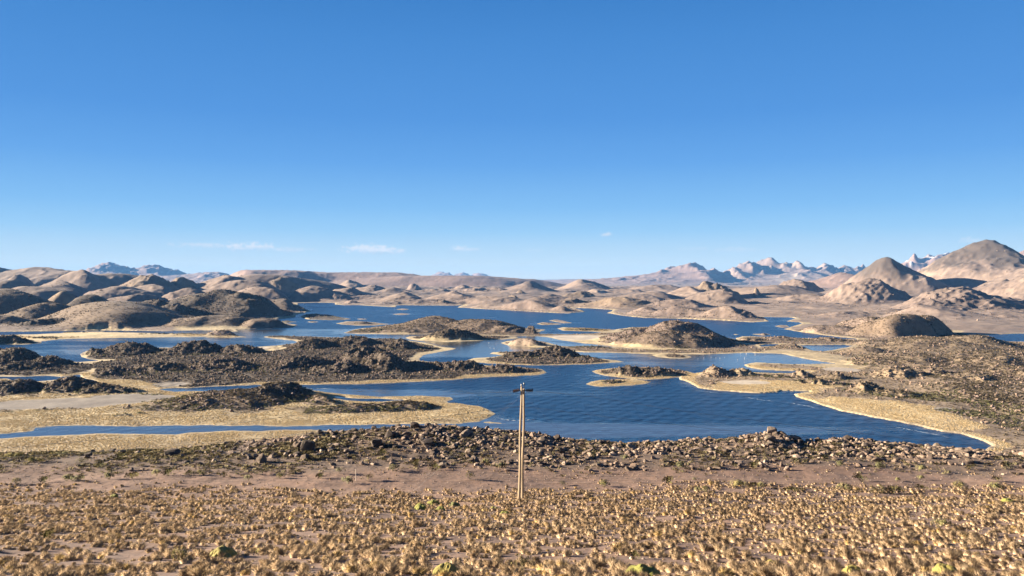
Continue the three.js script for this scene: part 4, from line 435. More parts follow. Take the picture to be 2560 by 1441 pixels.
function land(x, d) {
  let s = -FAR, po = mainIdx;
  if (d > 5200) s = FAR;
  else {
    for (let k = 0; k < polys.length; k++) { if (d < 325 && k !== nearIdx && k !== mainIdx) continue; const q = sdist(polys[k], x, d); if (q > s) { s = q; po = k; } if (d < 325 && k === nearIdx && q > 30) break; }
    for (const h of holes) { if (x < h.x0 - 120 || x > h.x1 + 120 || d < h.z0 - 120 || d > h.z1 + 120) continue; const q = -sdist(h, x, d); if (q < s) s = q; }
    const grain = Math.min(40, d * 0.014);
    if (d > 300) s += fbm(x / (grain * 2.4), d / (grain * 3.5), 4) * grain * 0.62;
  }
  const p = polys[po], beach = p.beach * Math.max(0.12, 0.95 + 2.3 * fbm(x * 0.016 + 9, d * 0.016, 2));
  let y;
  if (po === nearIdx) { y = foreground(x, d) + (d < 330 ? fbm(x * 0.35, d * 0.35, 3) * 0.16 + fbm(x * 0.07, d * 0.07, 2) * 0.35 * ss(20, 45, d) : 0); if (d > 290) y = Math.min(y, 0.12 + Math.max(-3, Math.min(s * 0.05, 1.2))); }
  else {
    y = s > 0 ? 0.06 + 0.6 * (1 - Math.exp(-s / 9)) + Math.max(0, s - beach) * (po === mainIdx ? 0.03 : 0.012) : Math.max(-6, s * 0.14 + 0.06);
    if (po === mainIdx && s > 0) {
      const far = ss(1900, 5200, d); y = Math.min(y, table([[1300, 4], [2000, 6], [3000, 11], [4000, 18], [5200, 28], [9000, 56], [24000, 64]], d));
      y += ((ridged(x * 0.0034, d * 0.0034, 2) - 0.35) * 10 * ss(1300, 2200, d) * ss(9000, 5200, d) + fbm(x * 0.006, d * 0.006, 4) * 7 + fbm(x * 0.02, d * 0.02, 3) * 2.2) * ss(beach, beach + 60, s) * (1 + 0.8 * far);
      if (d < 1000) y = lerp(Math.min(y, 3.2 + fbm(x * 0.02, d * 0.02, 3) * 2), y, ss(900, 1000, d));
      if (y < 0.5) y = 0.5;
    } else if (s > 0) { y += fbm(x * 0.05, d * 0.05, 3) * 0.5 * ss(0, 12, s); if (p.tone === 0) y += (0.5 + fbm(x * 0.07, d * 0.07, 3) * 2.0) * ss(beach * 0.8, beach * 0.8 + 14, s); }
  }
  out.s = s; out.poly = po; out.hill = -1; out.prof = 0; out.tone = p.tone; out.toneW = 0; out.rock = 0; out.snow = 0; out.beach = beach;
  if (s > 0 && (d > 330)) {
    const mask = d > 5200 ? 1 : ss(beach * 0.35, beach * 0.75 + lerp(4, 55, ss(1100, 1500, d)), s);
    let top = -1e9;
    for (const h of hills) {
      const dx = x - h.x, dz = d - h.d;
      if (dx > h.R || dx < -h.R || dz > h.R || dz < -h.R) continue;
      let a = dx * h.c - dz * h.sn, b = dx * h.sn + dz * h.c;
      const wob = h.small * 0.18, wf = 1 / (h.small * 0.8);
      a += noise(x * wf + h.i * 7.7, d * wf) * wob; b += noise(x * wf, d * wf + h.i * 3.1) * wob;
      a /= a < 0 ? h.rl : h.rr; b /= b < 0 ? h.rz * h.q : h.rz;
      const r = Math.sqrt(a * a + b * b); if (r >= 1) continue;
      const pr = profile(h.p, r);
      let yh = h.y * pr;
      if (h.p === 'r') { const n = ridged(x * h.f * 1.1 + h.i, d * h.f * 1.1, 6) - 0.45; yh += h.r * 1.9 * n * Math.pow(pr, 0.6) * ss(0, 0.25, 1 - pr) ; }
      else {
        const n = ridged(x * h.f * 1.5, d * h.f * 1.5, h.r > 4 ? 5 : 4) - 0.42; yh += h.r * (d > 1300 ? 1.5 : 1.5) * n * Math.min(1, pr * 2.2) * ss(0, 0.12, 1 - pr);
        yh += fbm(x * h.f * 7, d * h.f * 7, 4) * h.r * 0.5 * Math.min(1, pr * 2.5);
        if (h.p === 'c4' || h.r > 6.5) yh += (ridged(x * h.f * 5.3 + 9, d * h.f * 5.3, 3) - 0.4) * h.r * 0.75 * Math.min(1, pr * 2.5);
        if (h.t === 0 && h.d < 1300) yh += (ridged(x * 0.13, d * 0.13, 3) - 0.4) * 2.6 * Math.min(1, pr * 2);
      }
      yh *= mask;
      const kk = Math.max(0.4, h.y * lerp(0.07, 0.16, ss(1100, 1500, d))), m = Math.max(0, kk - Math.abs(y - yh)) / kk;
      if (yh > top && yh > y - kk * 0.5) { top = yh; out.hill = h.i; out.prof = pr; out.tone = h.t; out.toneW = ss(0.0, 0.16, pr) * mask; out.rock = h.k; out.snow = h.w; }
      y = Math.max(y, yh) + m * m * kk * 0.25;
    }
  }
  out.y = y; return out;
}

// ------------------------------------------------------------------ one land surface, finer near the eye, cut into its hills and islands
const COLS = 1100, AZ0 = -46 * Math.PI / 180, AZ1 = 46 * Math.PI / 180, radii = [];
{ let r = 3; while (r < 26000) { radii.push(r); r *= r < 20 ? 1.03 : r < 122 ? 1.006 : r < 345 ? 1.018 : r < 1400 ? 1.004 : r < 5400 ? 1.0055 : 1.008; } }
const ROWS = radii.length, NV = ROWS * COLS;
const gy = new Float32Array(NV), gcol = new Float32Array(NV * 3), gpos = new Float32Array(NV * 3), gnor = new Float32Array(NV * 3), gown = new Int16Array(NV), gs = new Float32Array(NV), ggold = new Float32Array(NV), gpan = new Float32Array(NV), gdark = new Float32Array(NV);
const TONES = [[0.098, 0.072, 0.052], [0.235, 0.170, 0.120], [0.275, 0.203, 0.163], [0.365, 0.270, 0.212], [0.56, 0.40, 0.175], [0.33, 0.245, 0.135], [0.285, 0.198, 0.172], [0.30, 0.222, 0.19]];
const owners = [];                                                             // {name,label,kind}
const polyOwner = polys.map((p) => owners.push({ name: p.name, label: p.label, far: p.key === 'mainland' }) - 1);
const hillOwner = hills.map((h) => (h.l ? owners.push({ name: h.n, label: h.l }) - 1 : -1));
const plainOwner = owners.push({ name: 'far_plain', label: 'hazy far plain and unnamed slopes below the distant mountains' }) - 1;
for (let i = 0; i < ROWS; i++) {
  const R = radii[i];
  for (let j = 0; j < COLS; j++) {
    const az = AZ0 + (AZ1 - AZ0) * j / (COLS - 1), x = Math.sin(az) * R, d = Math.cos(az) * R, v = i * COLS + j;
    const o = land(x, d);
    gpos[3 * v] = x; gpos[3 * v + 1] = o.y; gpos[3 * v + 2] = -d; gy[v] = o.y; gs[v] = o.s;
    gown[v] = o.hill >= 0 && hillOwner[o.hill] >= 0 && o.prof > 0.1 ? hillOwner[o.hill] : d > 5200 ? plainOwner : polyOwner[o.poly];
    // ---- what the ground is made of
    const p = polys[o.poly], n1 = fbm(x * 0.05, d * 0.05, 4), n2 = fbm(x * 0.4, d * 0.4, 3), nb = fbm(x * 0.004 + 5, d * 0.004, 4);
    const bt = p.key === 'near' ? TONES[3] : TONES[p.tone === 4 || p.tone === 5 ? p.tone : p.tone], ht = TONES[o.tone], w = o.hill >= 0 ? o.toneW : 0;
    let r = lerp(bt[0], ht[0], w), g = lerp(bt[1], ht[1], w), b = lerp(bt[2], ht[2], w);
    let gold = 0, pan = 0;
    if (p.key === 'near') {
      if (d < 330) {
        r = 0.232; g = 0.142; b = 0.099;                                          // bare pinkish soil
        const scrub = ss(91.5, 97.5, d + n1 * 10) * 0.75; r = lerp(r, 0.125, scrub); g = lerp(g, 0.09, scrub); b = lerp(b, 0.065, scrub);  // scrubby soil of the ridge slope, its grazing shade painted into the colour too
        const f = ss(86, 80, d + n1 * 8) * 0.4; r = lerp(r, 0.22, f); g = lerp(g, 0.138, f); b = lerp(b, 0.098, f);
      } else { gold = 1; r = 0.50; g = 0.385; b = 0.22; }
    } else if (d < 5200 && o.s > -3) {
      gold = ss(o.beach * 1.15, o.beach * 0.75, o.s + n1 * 5) * (1 - 0.85 * ss(0.15, 0.5, o.prof));
      for (const m of MEADOWS) { const e = ((x - m[0]) / m[2]) ** 2 + ((d - m[1]) / m[3]) ** 2; if (e < 1.4) gold = Math.max(gold, ss(1.3, 0.8, e + n1 * 0.9) * (1 - ss(0.1, 0.35, o.prof))); }
      if (p.tone === 5) gold = Math.max(gold, ss(-0.12, 0.16, n1 + 0.02) * (1 - ss(0.06, 0.3, o.prof)));
      const gc = (0.9 + n2 * 0.5) ;
      r = lerp(r, 0.62 * gc, gold); g = lerp(g, 0.49 * gc, gold); b = lerp(b, 0.285 * gc, gold);
      // pale sand and salt at the waterline, dry pans
      const salt = ss(2.6 + d * 0.0016, 0.8, o.s + n2 * 2.5) * ss(-0.15, 0.35, fbm(x * 0.012, d * 0.012, 3)) * 0.5;
      r = lerp(r, 0.54, salt); g = lerp(g, 0.44, salt); b = lerp(b, 0.32, salt);
      for (const m of PANS) {
        const e = ((x - m[0]) / m[2]) ** 2 + ((d - m[1]) / m[3]) ** 2; if (e > 1.5) continue;
        const q = ss(1.15, 0.8, e + n1 * 0.9 + n2 * 0.2) * (1 - ss(0.06, 0.2, o.prof)) * ss(0.5, 3, o.s); pan = Math.max(pan, q); if (q > 0.3) gold *= 1 - q;
        const c = m[4] ? [0.58, 0.50, 0.40] : [0.29, 0.25, 0.21]; r = lerp(r, c[0], q); g = lerp(g, c[1], q); b = lerp(b, c[2], q);
      }
    }
    if (p.key === 'mainland' && d < 1000) { const q = (1 - gold) * (1 - pan) * 0.7 * ss(1000, 850, d); r = lerp(r, 0.33, q); g = lerp(g, 0.245, q); b = lerp(b, 0.155, q); }
    // scrub patches, soil blotches
    const mot = 1 + n1 * 0.55 + nb * 0.5 + (d < 2500 ? n2 * 0.3 : 0);
    r *= mot; g *= mot * (1 + n1 * 0.03); b *= mot * (1 - nb * 0.1);
    if (d > 1100 && d < 6000 && o.s > 20 && o.tone !== 3) { const sc = ss(0.12, 0.42, fbm(x * 0.018, d * 0.018, 4) + (o.tone < 2 ? 0.1 : 0)) * 0.45 * ss(1100, 1350, d); r = lerp(r, 0.13, sc); g = lerp(g, 0.10, sc); b = lerp(b, 0.075, sc); }
    if (o.tone === 7 && w > 0.3) { const st = ss(0.05, 0.4, fbm(x * 0.0016 + 3, d * 0.0005, 4)); r = lerp(r, 0.50, st); g = lerp(g, 0.42, st); b = lerp(b, 0.33, st); }
    if (o.hill >= 0 && hills[o.hill].p === 'c4') { const cap = ss(0.42, 0.66, o.prof + n1 * 0.25 + fbm(x * 0.01, d * 0.004, 3) * 0.35); r = lerp(r, 0.12, cap); g = lerp(g, 0.094, cap); b = lerp(b, 0.08, cap); }
    if (o.snow && o.y > 330) { const sn = 0.9 * ss(0.06, 0.2, fbm(x * 0.006, d * 0.006, 5) + (o.y - 440) * 0.0016); r = lerp(r, 0.85, sn); g = lerp(g, 0.87, sn); b = lerp(b, 0.9, sn); }
    ggold[v] = gold; gpan[v] = pan; gdark[v] = p.tone === 0 ? 1 : 0;
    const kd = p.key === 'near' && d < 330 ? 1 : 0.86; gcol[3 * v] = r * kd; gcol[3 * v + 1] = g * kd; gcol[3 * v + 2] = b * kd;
  }
}
console.log('land computed', ROWS, COLS);
for (let i = 0; i < ROWS; i++) for (let j = 0; j < COLS; j++) {
  const a = 3 * ((i > 0 ? i - 1 : i) * COLS + j), b = 3 * ((i < ROWS - 1 ? i + 1 : i) * COLS + j), c = 3 * (i * COLS + (j > 0 ? j - 1 : j)), e = 3 * (i * COLS + (j < COLS - 1 ? j + 1 : j));
  const ux = gpos[b] - gpos[a], uy = gpos[b + 1] - gpos[a + 1], uz = gpos[b + 2] - gpos[a + 2], vx = gpos[e] - gpos[c], vy = gpos[e + 1] - gpos[c + 1], vz = gpos[e + 2] - gpos[c + 2];
  let nx = vy * uz - vz * uy, ny = vz * ux - vx * uz, nz = vx * uy - vy * ux; const l = Math.hypot(nx, ny, nz) * (ny < 0 ? -1 : 1) || 1, v = 3 * (i * COLS + j);
  gnor[v] = nx / l; gnor[v + 1] = ny / l; gnor[v + 2] = nz / l;
}
// the land's height and make-up at any place, from the surface itself
function rowAt(R) { let a = 0, b = ROWS - 1; while (b - a > 1) { const m = (a + b) >> 1; if (radii[m] <= R) a = m; else b = m; } return a; }
const hit = { y: 0, s: 0, gold: 0 };
function surface(x, d) {
  const R = Math.hypot(x, d), az = Math.atan2(x, d), fj = (az - AZ0) / (AZ1 - AZ0) * (COLS - 1);
  if (fj < 0 || fj >= COLS - 1 || R < 3 || R > radii[ROWS - 1]) return null;
  const i = rowAt(R), j = Math.floor(fj), t = (R - radii[i]) / (radii[i + 1] - radii[i]), u = fj - j, v = i * COLS + j;
  const q = (A) => (A[v] * (1 - u) + A[v + 1] * u) * (1 - t) + (A[v + COLS] * (1 - u) + A[v + COLS + 1] * u) * t;
  hit.y = q(gy); hit.s = q(gs); hit.gold = q(ggold); hit.pan = q(gpan); hit.dark = q(gdark); return hit;
}
const grain = noiseTexture(512, (u, v) => { const n = tiled(u, v, 8, 5), m = tiled(u + 0.37, v, 64, 2), c = Math.max(120, Math.min(255, 226 + n * 60 + m * 70)); return [c, c, c]; });
const pebbles = noiseTexture(512, (u, v) => { const c = Math.max(0, Math.min(255, 128 + tiled(u, v, 16, 4) * 170)); return [c, c, c]; });
const landMat = new THREE.MeshStandardMaterial({ name: 'desert soil', vertexColors: true, roughness: 1, map: grain, bumpMap: pebbles, bumpScale: 0.05 });
{
  const faces = owners.map(() => []);
  for (let i = 0; i < ROWS - 1; i++) for (let j = 0; j < COLS - 1; j++) {
    const a = i * COLS + j, b = a + 1, c = a + COLS, e = c + 1;
    if (gy[a] < -0.6 && gy[b] < -0.6 && gy[c] < -0.6 && gy[e] < -0.6) continue;
    const s0 = gs[a]; faces[gown[a]].push(a, e, c, a, b, e);
  }
  const local = new Int32Array(NV);
  owners.forEach((o, k) => {
    const f = faces[k]; if (!f.length) return;
    local.fill(-1); let n = 0; for (const v of f) if (local[v] < 0) local[v] = n++;
    const P = new Float32Array(n * 3), N = new Float32Array(n * 3), C = new Float32Array(n * 3), U = new Float32Array(n * 2), I = new Uint32Array(f.length);
    for (let q = 0; q < f.length; q++) { const v = f[q], m = local[v]; I[q] = m; for (let c = 0; c < 3; c++) { P[3 * m + c] = gpos[3 * v + c]; N[3 * m + c] = gnor[3 * v + c]; C[3 * m + c] = gcol[3 * v + c]; } U[2 * m] = gpos[3 * v] / 7; U[2 * m + 1] = gpos[3 * v + 2] / 7; }
    const g = new THREE.BufferGeometry();
    g.setAttribute('position', new THREE.BufferAttribute(P, 3)); g.setAttribute('normal', new THREE.BufferAttribute(N, 3)); g.setAttribute('color', new THREE.BufferAttribute(C, 3)); g.setAttribute('uv', new THREE.BufferAttribute(U, 2)); g.setIndex(new THREE.BufferAttribute(I, 1));
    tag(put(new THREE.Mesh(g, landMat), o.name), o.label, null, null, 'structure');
  });
}
console.log('land built');

// ------------------------------------------------------------------ the lake: wind-rippled open water, smoother in the lagoons
{
  const S = 1024, hgt = new Float32Array(S * S), r = mulberry(5), waves = [];
  for (let k = 0; k < 120; k++) { const f = 12 + Math.floor(Math.pow(r(), 1.2) * 170), a = (r() - 0.5) * 3.1 + 0.5; waves.push([Math.round(Math.cos(a) * f), Math.round(Math.sin(a) * f), r() * 6.283, 1 / Math.pow(f, 1.0)]); }
  const nx = new Float32Array(S * S), nz = new Float32Array(S * S); let rms = 0;
  for (let k = 0; k < 22; k++) { const f = 4 + Math.floor(r() * 9), a = (r() - 0.5) * 2.9 + 0.5; waves.push([Math.round(Math.cos(a) * f), Math.round(Math.sin(a) * f) || 1, r() * 6.283, 1.2 / f]); }
  for (const [kx, kz, ph, am] of waves) {
    const cx = new Float32Array(S), sx = new Float32Array(S); for (let x = 0; x < S; x++) { cx[x] = Math.cos(kx * x / S * 6.28318); sx[x] = Math.sin(kx * x / S * 6.28318); }
    for (let y = 0; y < S; y++) { const q = kz * y / S * 6.28318 + ph, cq = Math.cos(q), sq = Math.sin(q); for (let x = 0; x < S; x++) { const c = (cx[x] * cq - sx[x] * sq) * am; nx[y * S + x] += c * kx; nz[y * S + x] += c * kz; } }
  }
  for (let i = 0; i < S * S; i++) rms += nx[i] * nx[i] + nz[i] * nz[i]; rms = Math.sqrt(rms / (S * S));
  const d = new Uint8Array(S * S * 4);
  for (let i = 0; i < S * S; i++) { const a = -nx[i] / rms * 0.36, b = -nz[i] / rms * 0.36, l = Math.hypot(a, b, 1); d[4 * i] = 127.5 + 127.5 * a / l; d[4 * i + 1] = 127.5 + 127.5 * b / l; d[4 * i + 2] = 127.5 + 127.5 / l; d[4 * i + 3] = 255; }
  const nm = new THREE.DataTexture(d, S, S); nm.wrapS = nm.wrapT = THREE.RepeatWrapping; nm.magFilter = THREE.LinearFilter; nm.needsUpdate = true;
  const mats = [[0.62, 0.3, [0.004, 0.028, 0.078]], [0.5, 0.25, [0.004, 0.026, 0.07]], [0.28, 0.16, [0.014, 0.032, 0.06]], [0.1, 0.08, [0.05, 0.055, 0.062]]].map(([k, ro, c], i) =>
    new THREE.MeshPhysicalMaterial({ name: 'lake water ' + ['ruffled', 'rippled', 'light ripples', 'sheltered'][i], color: rgb(...c), roughness: ro, ior: 1.33, normalMap: nm, normalScale: new THREE.Vector2(k, k) }));
  const wc = 900, wr = []; { let R = 250; while (R < 3600) { wr.push(R); R *= 1.0042; } }
  const P = [], U = [], cls = [[], [], [], []];
  for (const R of wr) for (let j = 0; j < wc; j++) { const az = (-44 + 88 * j / (wc - 1)) * Math.PI / 180, x = Math.sin(az) * R, z = -Math.cos(az) * R; P.push(x, 0, z); U.push(x / 57, z / 57); }
  // sheltered waters: x, d, half extents, calm
  const calm = [[-260, 392, 420, 26, 5.2], [-30, 405, 70, 25, 2.0], [-150, 520, 220, 20, 2.6], [-450, 850, 130, 60, 2.5], [-280, 1050, 230, 150, 3.2], [-40, 860, 150, 100, 3.5], [90, 800, 170, 45, 2.4], [240, 720, 140, 70, 3.2], [330, 860, 60, 30, 2.8], [20, 1030, 130, 70, 3.2], [-200, 930, 150, 30, 2.8], [-440, 980, 160, 25, 2.6], [130, 470, 40, 30, 0.9]];
  for (let i = 0; i < wr.length - 1; i++) for (let j = 0; j < wc - 1; j++) {
    const a = i * wc + j, x = (P[3 * a] + P[3 * (a + wc + 1)]) / 2, dd = -(P[3 * a + 2] + P[3 * (a + wc + 1) + 2]) / 2, h = surface(x, dd);
    if (h && h.s > 14) continue;
    let c = 0; for (const [cx, cd, hx, hd, k] of calm) { const e = ((x - cx) / hx) ** 2 + ((dd - cd) / hd) ** 2; c = Math.max(c, k * ss(1.6, 0.5, e)); }
    const st = 0.6 * fbm(x / 120 + 4, dd / 34, 4) + 0.6 * fbm(x / 420 + 9, dd / 160, 3);
    c += st * 2.9 + (h ? 1.2 * ss(-26, -2, h.s) : 0) - 0.15;
    cls[Math.max(0, Math.min(3, Math.floor(c + 0.35)))].push(a, a + 1, a + wc + 1, a, a + wc + 1, a + wc);
  }
  const g = new THREE.BufferGeometry(), idx = []; let at = 0;
  cls.forEach((f, k) => { for (const v of f) idx.push(v); g.addGroup(at, f.length, k); at += f.length; });
  g.setAttribute('position', new THREE.Float32BufferAttribute(P, 3)); g.setAttribute('uv', new THREE.Float32BufferAttribute(U, 2));
  g.setAttribute('normal', new THREE.Float32BufferAttribute(P.map((_, i) => (i % 3 === 1 ? 1 : 0)), 3)); g.setIndex(idx);
  tag(put(new THREE.Mesh(g, mats), 'lake'), 'deep blue wind-rippled lake winding between the islands', null, null, 'structure');
}
{
  const fm = new THREE.MeshStandardMaterial({ name: 'foam', color: rgb(0.62, 0.68, 0.72), roughness: 0.8 });
  FOAM.forEach((L, q) => {
    const pts = []; for (let i = 0; i < L.length; i += 2) pts.push(new THREE.Vector3(L[i], 0.03, -L[i + 1]));
    const c = new THREE.CatmullRomCurve3(pts), P = [], I = [], n = 160;
    for (let i = 0; i <= n; i++) { const p = c.getPoint(i / n), t = c.getTangent(i / n), w = Math.max(0, 0.55 * (0.35 + 1.6 * fbm(i * 0.09 + q * 9, q, 3))) * ss(0, 0.12, i / n) * ss(1, 0.8, i / n), j = fbm(i * 0.05, q * 5.1, 2) * 2.2; P.push(p.x - t.z * (j - w), 0.03, p.z + t.x * (j - w), p.x - t.z * (j + w), 0.03, p.z + t.x * (j + w)); if (i < n && w > 0.02) I.push(2 * i, 2 * i + 1, 2 * i + 2, 2 * i + 1, 2 * i + 3, 2 * i + 2); }
    const g = new THREE.BufferGeometry(); g.setAttribute('position', new THREE.Float32BufferAttribute(P, 3)); g.setIndex(I); g.computeVertexNormals();
    tag(put(new THREE.Mesh(g, fm), 'foam'), 'thin broken foam line on the water ' + ['at the tip of the golden bar', 'off the golden bar, middle one', 'off the curved golden shore', 'near the lake end', 'off the marsh tip', 'before the largest island'][q], null, null, 'stuff');
  });
}
console.log('lake built');

// ------------------------------------------------------------------ stones
function rockGeometry(seed, detail, boxy) {
  const r = mulberry(seed), g = new THREE.IcosahedronGeometry(0.5, detail), p = g.attributes.position, cuts = [], v = new THREE.Vector3();
  for (let k = 0; k < 13; k++) cuts.push([new THREE.Vector3(r() * 2 - 1, r() * 2 - 1, r() * 2 - 1).normalize(), 0.2 + r() * 0.2]);
  if (boxy) for (const [x, y, z] of [[1, 0, 0], [-1, 0, 0], [0, 1, 0], [0, 0, 1], [0, 0, -1]]) cuts.push([new THREE.Vector3(x, y, z), 0.33]);
  const o = r() * 50;
  for (let i = 0; i < p.count; i++) {
    v.fromBufferAttribute(p, i); const n = 1 + 0.35 * noise(v.x * 2.3 + o, v.y * 2.3 + v.z * 1.7); v.multiplyScalar(n);
    for (const [c, dd] of cuts) { const q = v.dot(c) - dd; if (q > 0) v.addScaledVector(c, -q * 0.92); }
    p.setXYZ(i, v.x, v.y, v.z);
  }
  g.computeVertexNormals(); g.deleteAttribute('uv');
  const uv = new Float32Array(p.count * 2); for (let i = 0; i < p.count; i++) { uv[2 * i] = p.getX(i) + p.getZ(i) * 0.6; uv[2 * i + 1] = p.getY(i) + p.getZ(i) * 0.4; } g.setAttribute('uv', new THREE.BufferAttribute(uv, 2));
  return g;
}
const stoneTex = noiseTexture(256, (u, v) => { const n = tiled(u, v, 4, 5), m = tiled(u, v + 0.3, 3, 3), l = m > 0.16 ? 14 : 0, c = Math.max(90, Math.min(255, 205 + n * 110)); return [c - l, c - l * 0.2, c - l * 1.4]; }, true);
const stoneTones = [[0.20, 0.142, 0.102], [0.145, 0.10, 0.073], [0.30, 0.225, 0.17], [0.095, 0.067, 0.052]];
const stoneMats = stoneTones.map((c, i) => new THREE.MeshStandardMaterial({ name: 'stone ' + i, color: rgb(...c), roughness: 0.95, map: stoneTex, bumpMap: pebbles, bumpScale: 0.03 }));
const whiteStone = new THREE.MeshStandardMaterial({ name: 'scattered stone', color: 0xffffff, roughness: 0.95 });
const rocksFine = [1, 2, 3, 4, 5, 6].map((s) => rockGeometry(100 + s, 2, s % 3 === 0)), rocksCoarse = [1, 2, 3].map((s) => rockGeometry(200 + s, 1, s === 2)), blockRock = rockGeometry(321, 3, true);
const M4 = new THREE.Matrix4(), Q = new THREE.Quaternion(), E = new THREE.Euler(), V = new THREE.Vector3(), Sc = new THREE.Vector3();
function scatter(name, label, geos, mat, list, category) {                     // list: [x, y, z, sx, sy, sz, turn, tilt, r, g, b]; one object per geometry
  const per = geos.map(() => []); list.forEach((q, i) => per[i % geos.length].push(q));
  per.forEach((L, k) => {
    if (!L.length) return;
    const m = new THREE.InstancedMesh(geos[k], mat, L.length), c = new THREE.Color();
    L.forEach((q, i) => { M4.compose(V.set(q[0], q[1], q[2]), Q.setFromEuler(E.set(q[7] || 0, q[6], (q[7] || 0) * 0.7)), Sc.set(q[3], q[4], q[5])); m.setMatrixAt(i, M4); m.setColorAt(i, c.setRGB(q[8], q[9], q[10])); });
    tag(put(m, name), label + (geos.length > 1 ? ', ' + ['rounder', 'blockier', 'sharper', 'looser', 'denser', 'smaller'][k] + ' ones' : ''), category, null, 'stuff');
  });
}
// boulders one can pick out on the ridge
{
  const r = mulberry(42), spots = [];
  for (let k = 0; k < 64000; k++) {
    const d = 90.5 + 27 * Math.pow(r(), 0.72), x = (r() * 2 - 1) * 84, u = x / d;
    const dens = (u > -0.15 ? 1 : ss(-0.5, -0.15, u) * 0.55 + 0.1) * (0.02 + 0.3 * ss(92, 98, d + noise(x * 0.1, 4) * 4) + 0.34 * ss(99, 108, d)) * (0.35 + 1.1 * ss(-0.25, 0.3, fbm(x * 0.07, d * 0.1, 3)));
    if (r() > dens) continue;
    const size = 0.09 + 0.95 * Math.pow(r(), 7) + 0.16 * ss(0.1, 0.5, fbm(x * 0.12 + 7, d * 0.15, 2)) * r() + (r() < 0.03 * ss(107, 112, d) ? 0.35 : 0);
    spots.push([x, d, size, r(), r(), r(), r()]);
  }
  const inView = (q) => Math.abs(q[0] / q[1]) < 0.64 && q[1] < 115.5;
  spots.sort((a, b) => (inView(b) - inView(a)) || b[2] - a[2]);
  BOULDERS.forEach(([x, d, w, hr, label], i) => {
    const h = surface(x, d), m = new THREE.Mesh(/square/.test(label) ? blockRock : rocksFine[i % 6], stoneMats[/black|dark/.test(label) ? 3 : /pale|white/.test(label) ? 2 : i % 2]);
    m.scale.set(w * 1.2, w * hr * 1.35, w * 1.1); m.rotation.set((r() - 0.5) * 0.5, r() * 6.28, (r() - 0.5) * 0.5); m.position.set(x, h.y + w * hr * 0.27, -d);
    tag(put(m, 'boulder'), label, 'boulder', 'boulders on the rocky ridge');
  });
  const NB = 300 - BOULDERS.length, rest = [];
  spots.forEach(([x, d, s, a, b, c, e], i) => {
    const h = surface(x, d);
    if (i < NB) {
      const tn = b < 0.36 ? 0 : b < 0.62 ? 1 : b < 0.86 ? 2 : 3, u = x / d, m = new THREE.Mesh(rocksFine[Math.floor(a * 6) % 6], stoneMats[tn]);
      m.scale.set(s * (0.9 + 0.7 * c), s * (0.45 + 0.6 * e), s * (0.9 + 0.4 * a)); m.rotation.set((a - 0.5) * 0.9, c * 6.28, (e - 0.5) * 0.9); m.position.set(x, h.y + s * 0.1, -d);
      tag(put(m, 'boulder'), (s > 0.85 ? 'large ' : s > 0.62 ? 'middling ' : 'smaller ') + ['tan', 'brown', 'pale', 'dark'][tn] + ' boulder ' + (d > 109 ? 'near the ridge crest ' : 'on the ridge slope ') + (u < -0.3 ? 'at the scrubby left end' : u < -0.16 ? 'below the left heap' : u < 0 ? 'just left of the pole' : u < 0.14 ? 'just right of the pole' : u < 0.28 ? 'left of the tallest crag' : u < 0.42 ? 'around the tallest crag' : 'below the lake end'), 'boulder', 'boulders on the rocky ridge');
    } else { const t = stoneTones[b < 0.36 ? 0 : b < 0.62 ? 1 : b < 0.86 ? 2 : 3], k = 0.85 + 0.3 * c; rest.push([x, h.y + s * 0.1, -d, s * (0.9 + 0.7 * c), s * (0.45 + 0.6 * e), s, c * 6.28, (a - 0.5), t[0] * k, t[1] * k, t[2] * k]); }
  });
  // pebbles and small pale stones among the tufts
  for (let k = 0; k < 9000; k++) {
    const d = 26 + 74 * Math.sqrt(r()), x = (r() * 2 - 1) * 0.72 * d, h = surface(x, d), s = 0.04 + 0.16 * Math.pow(r(), 3), p = r() < 0.12 ? 1.35 : 0.85;
    rest.push([x, h.y + s * 0.15, -d, s, s * 0.7, s, r() * 6.28, r() - 0.5, 0.36 * p, 0.28 * p, 0.23 * p]);
  }
  scatter('rubble', 'loose stones and pebbles over the ridge and the near slope', rocksCoarse, whiteStone, rest, 'stones');
}
{
  const mat = new THREE.MeshStandardMaterial({ name: 'packed sand', color: rgb(0.275, 0.18, 0.13), roughness: 1, map: grain, bumpMap: pebbles, bumpScale: 0.04 });
  [[[-62, 89.5], [-30, 88.6], [0, 88.2], [22, 87.4], [44, 86.6], [64, 84.6]], [[-10, 92.5], [8, 90.6], [24, 89.2], [40, 87.4], [58, 86.4]]].forEach((L, q) => {
    const c = new THREE.CatmullRomCurve3(L.map(([x, d]) => new THREE.Vector3(x, 0, -d))), P = [], U = [], I = [], n = 420;
    for (const side of [-0.8, 0.8]) { const o = P.length / 3; for (let i = 0; i <= n; i++) { const p = c.getPoint(i / n), t = c.getTangent(i / n), w = 0.2 * (0.7 + 0.9 * fbm(i * 0.11, q + side, 2)) ; for (const e of [-w, w]) { const x = p.x - t.z * (side + e), z = p.z + t.x * (side + e); P.push(x, surface(x, -z).y + 0.018, z); U.push(x / 7, z / 7); } if (i < n && fbm(i * 0.05 + q * 7, side, 2) > -0.16) I.push(o + 2 * i, o + 2 * i + 1, o + 2 * i + 2, o + 2 * i + 1, o + 2 * i + 3, o + 2 * i + 2); } }
    const g = new THREE.BufferGeometry(); g.setAttribute('position', new THREE.Float32BufferAttribute(P, 3)); g.setAttribute('uv', new THREE.Float32BufferAttribute(U, 2)); g.setIndex(I); g.computeVertexNormals();
    tag(put(new THREE.Mesh(g, mat), 'wheel_track'), q ? 'faint wheel track curving across the sand right of the pole' : 'long faint wheel track along the sandy flat', null, null, 'structure');
  });
}
console.log('ridge built');

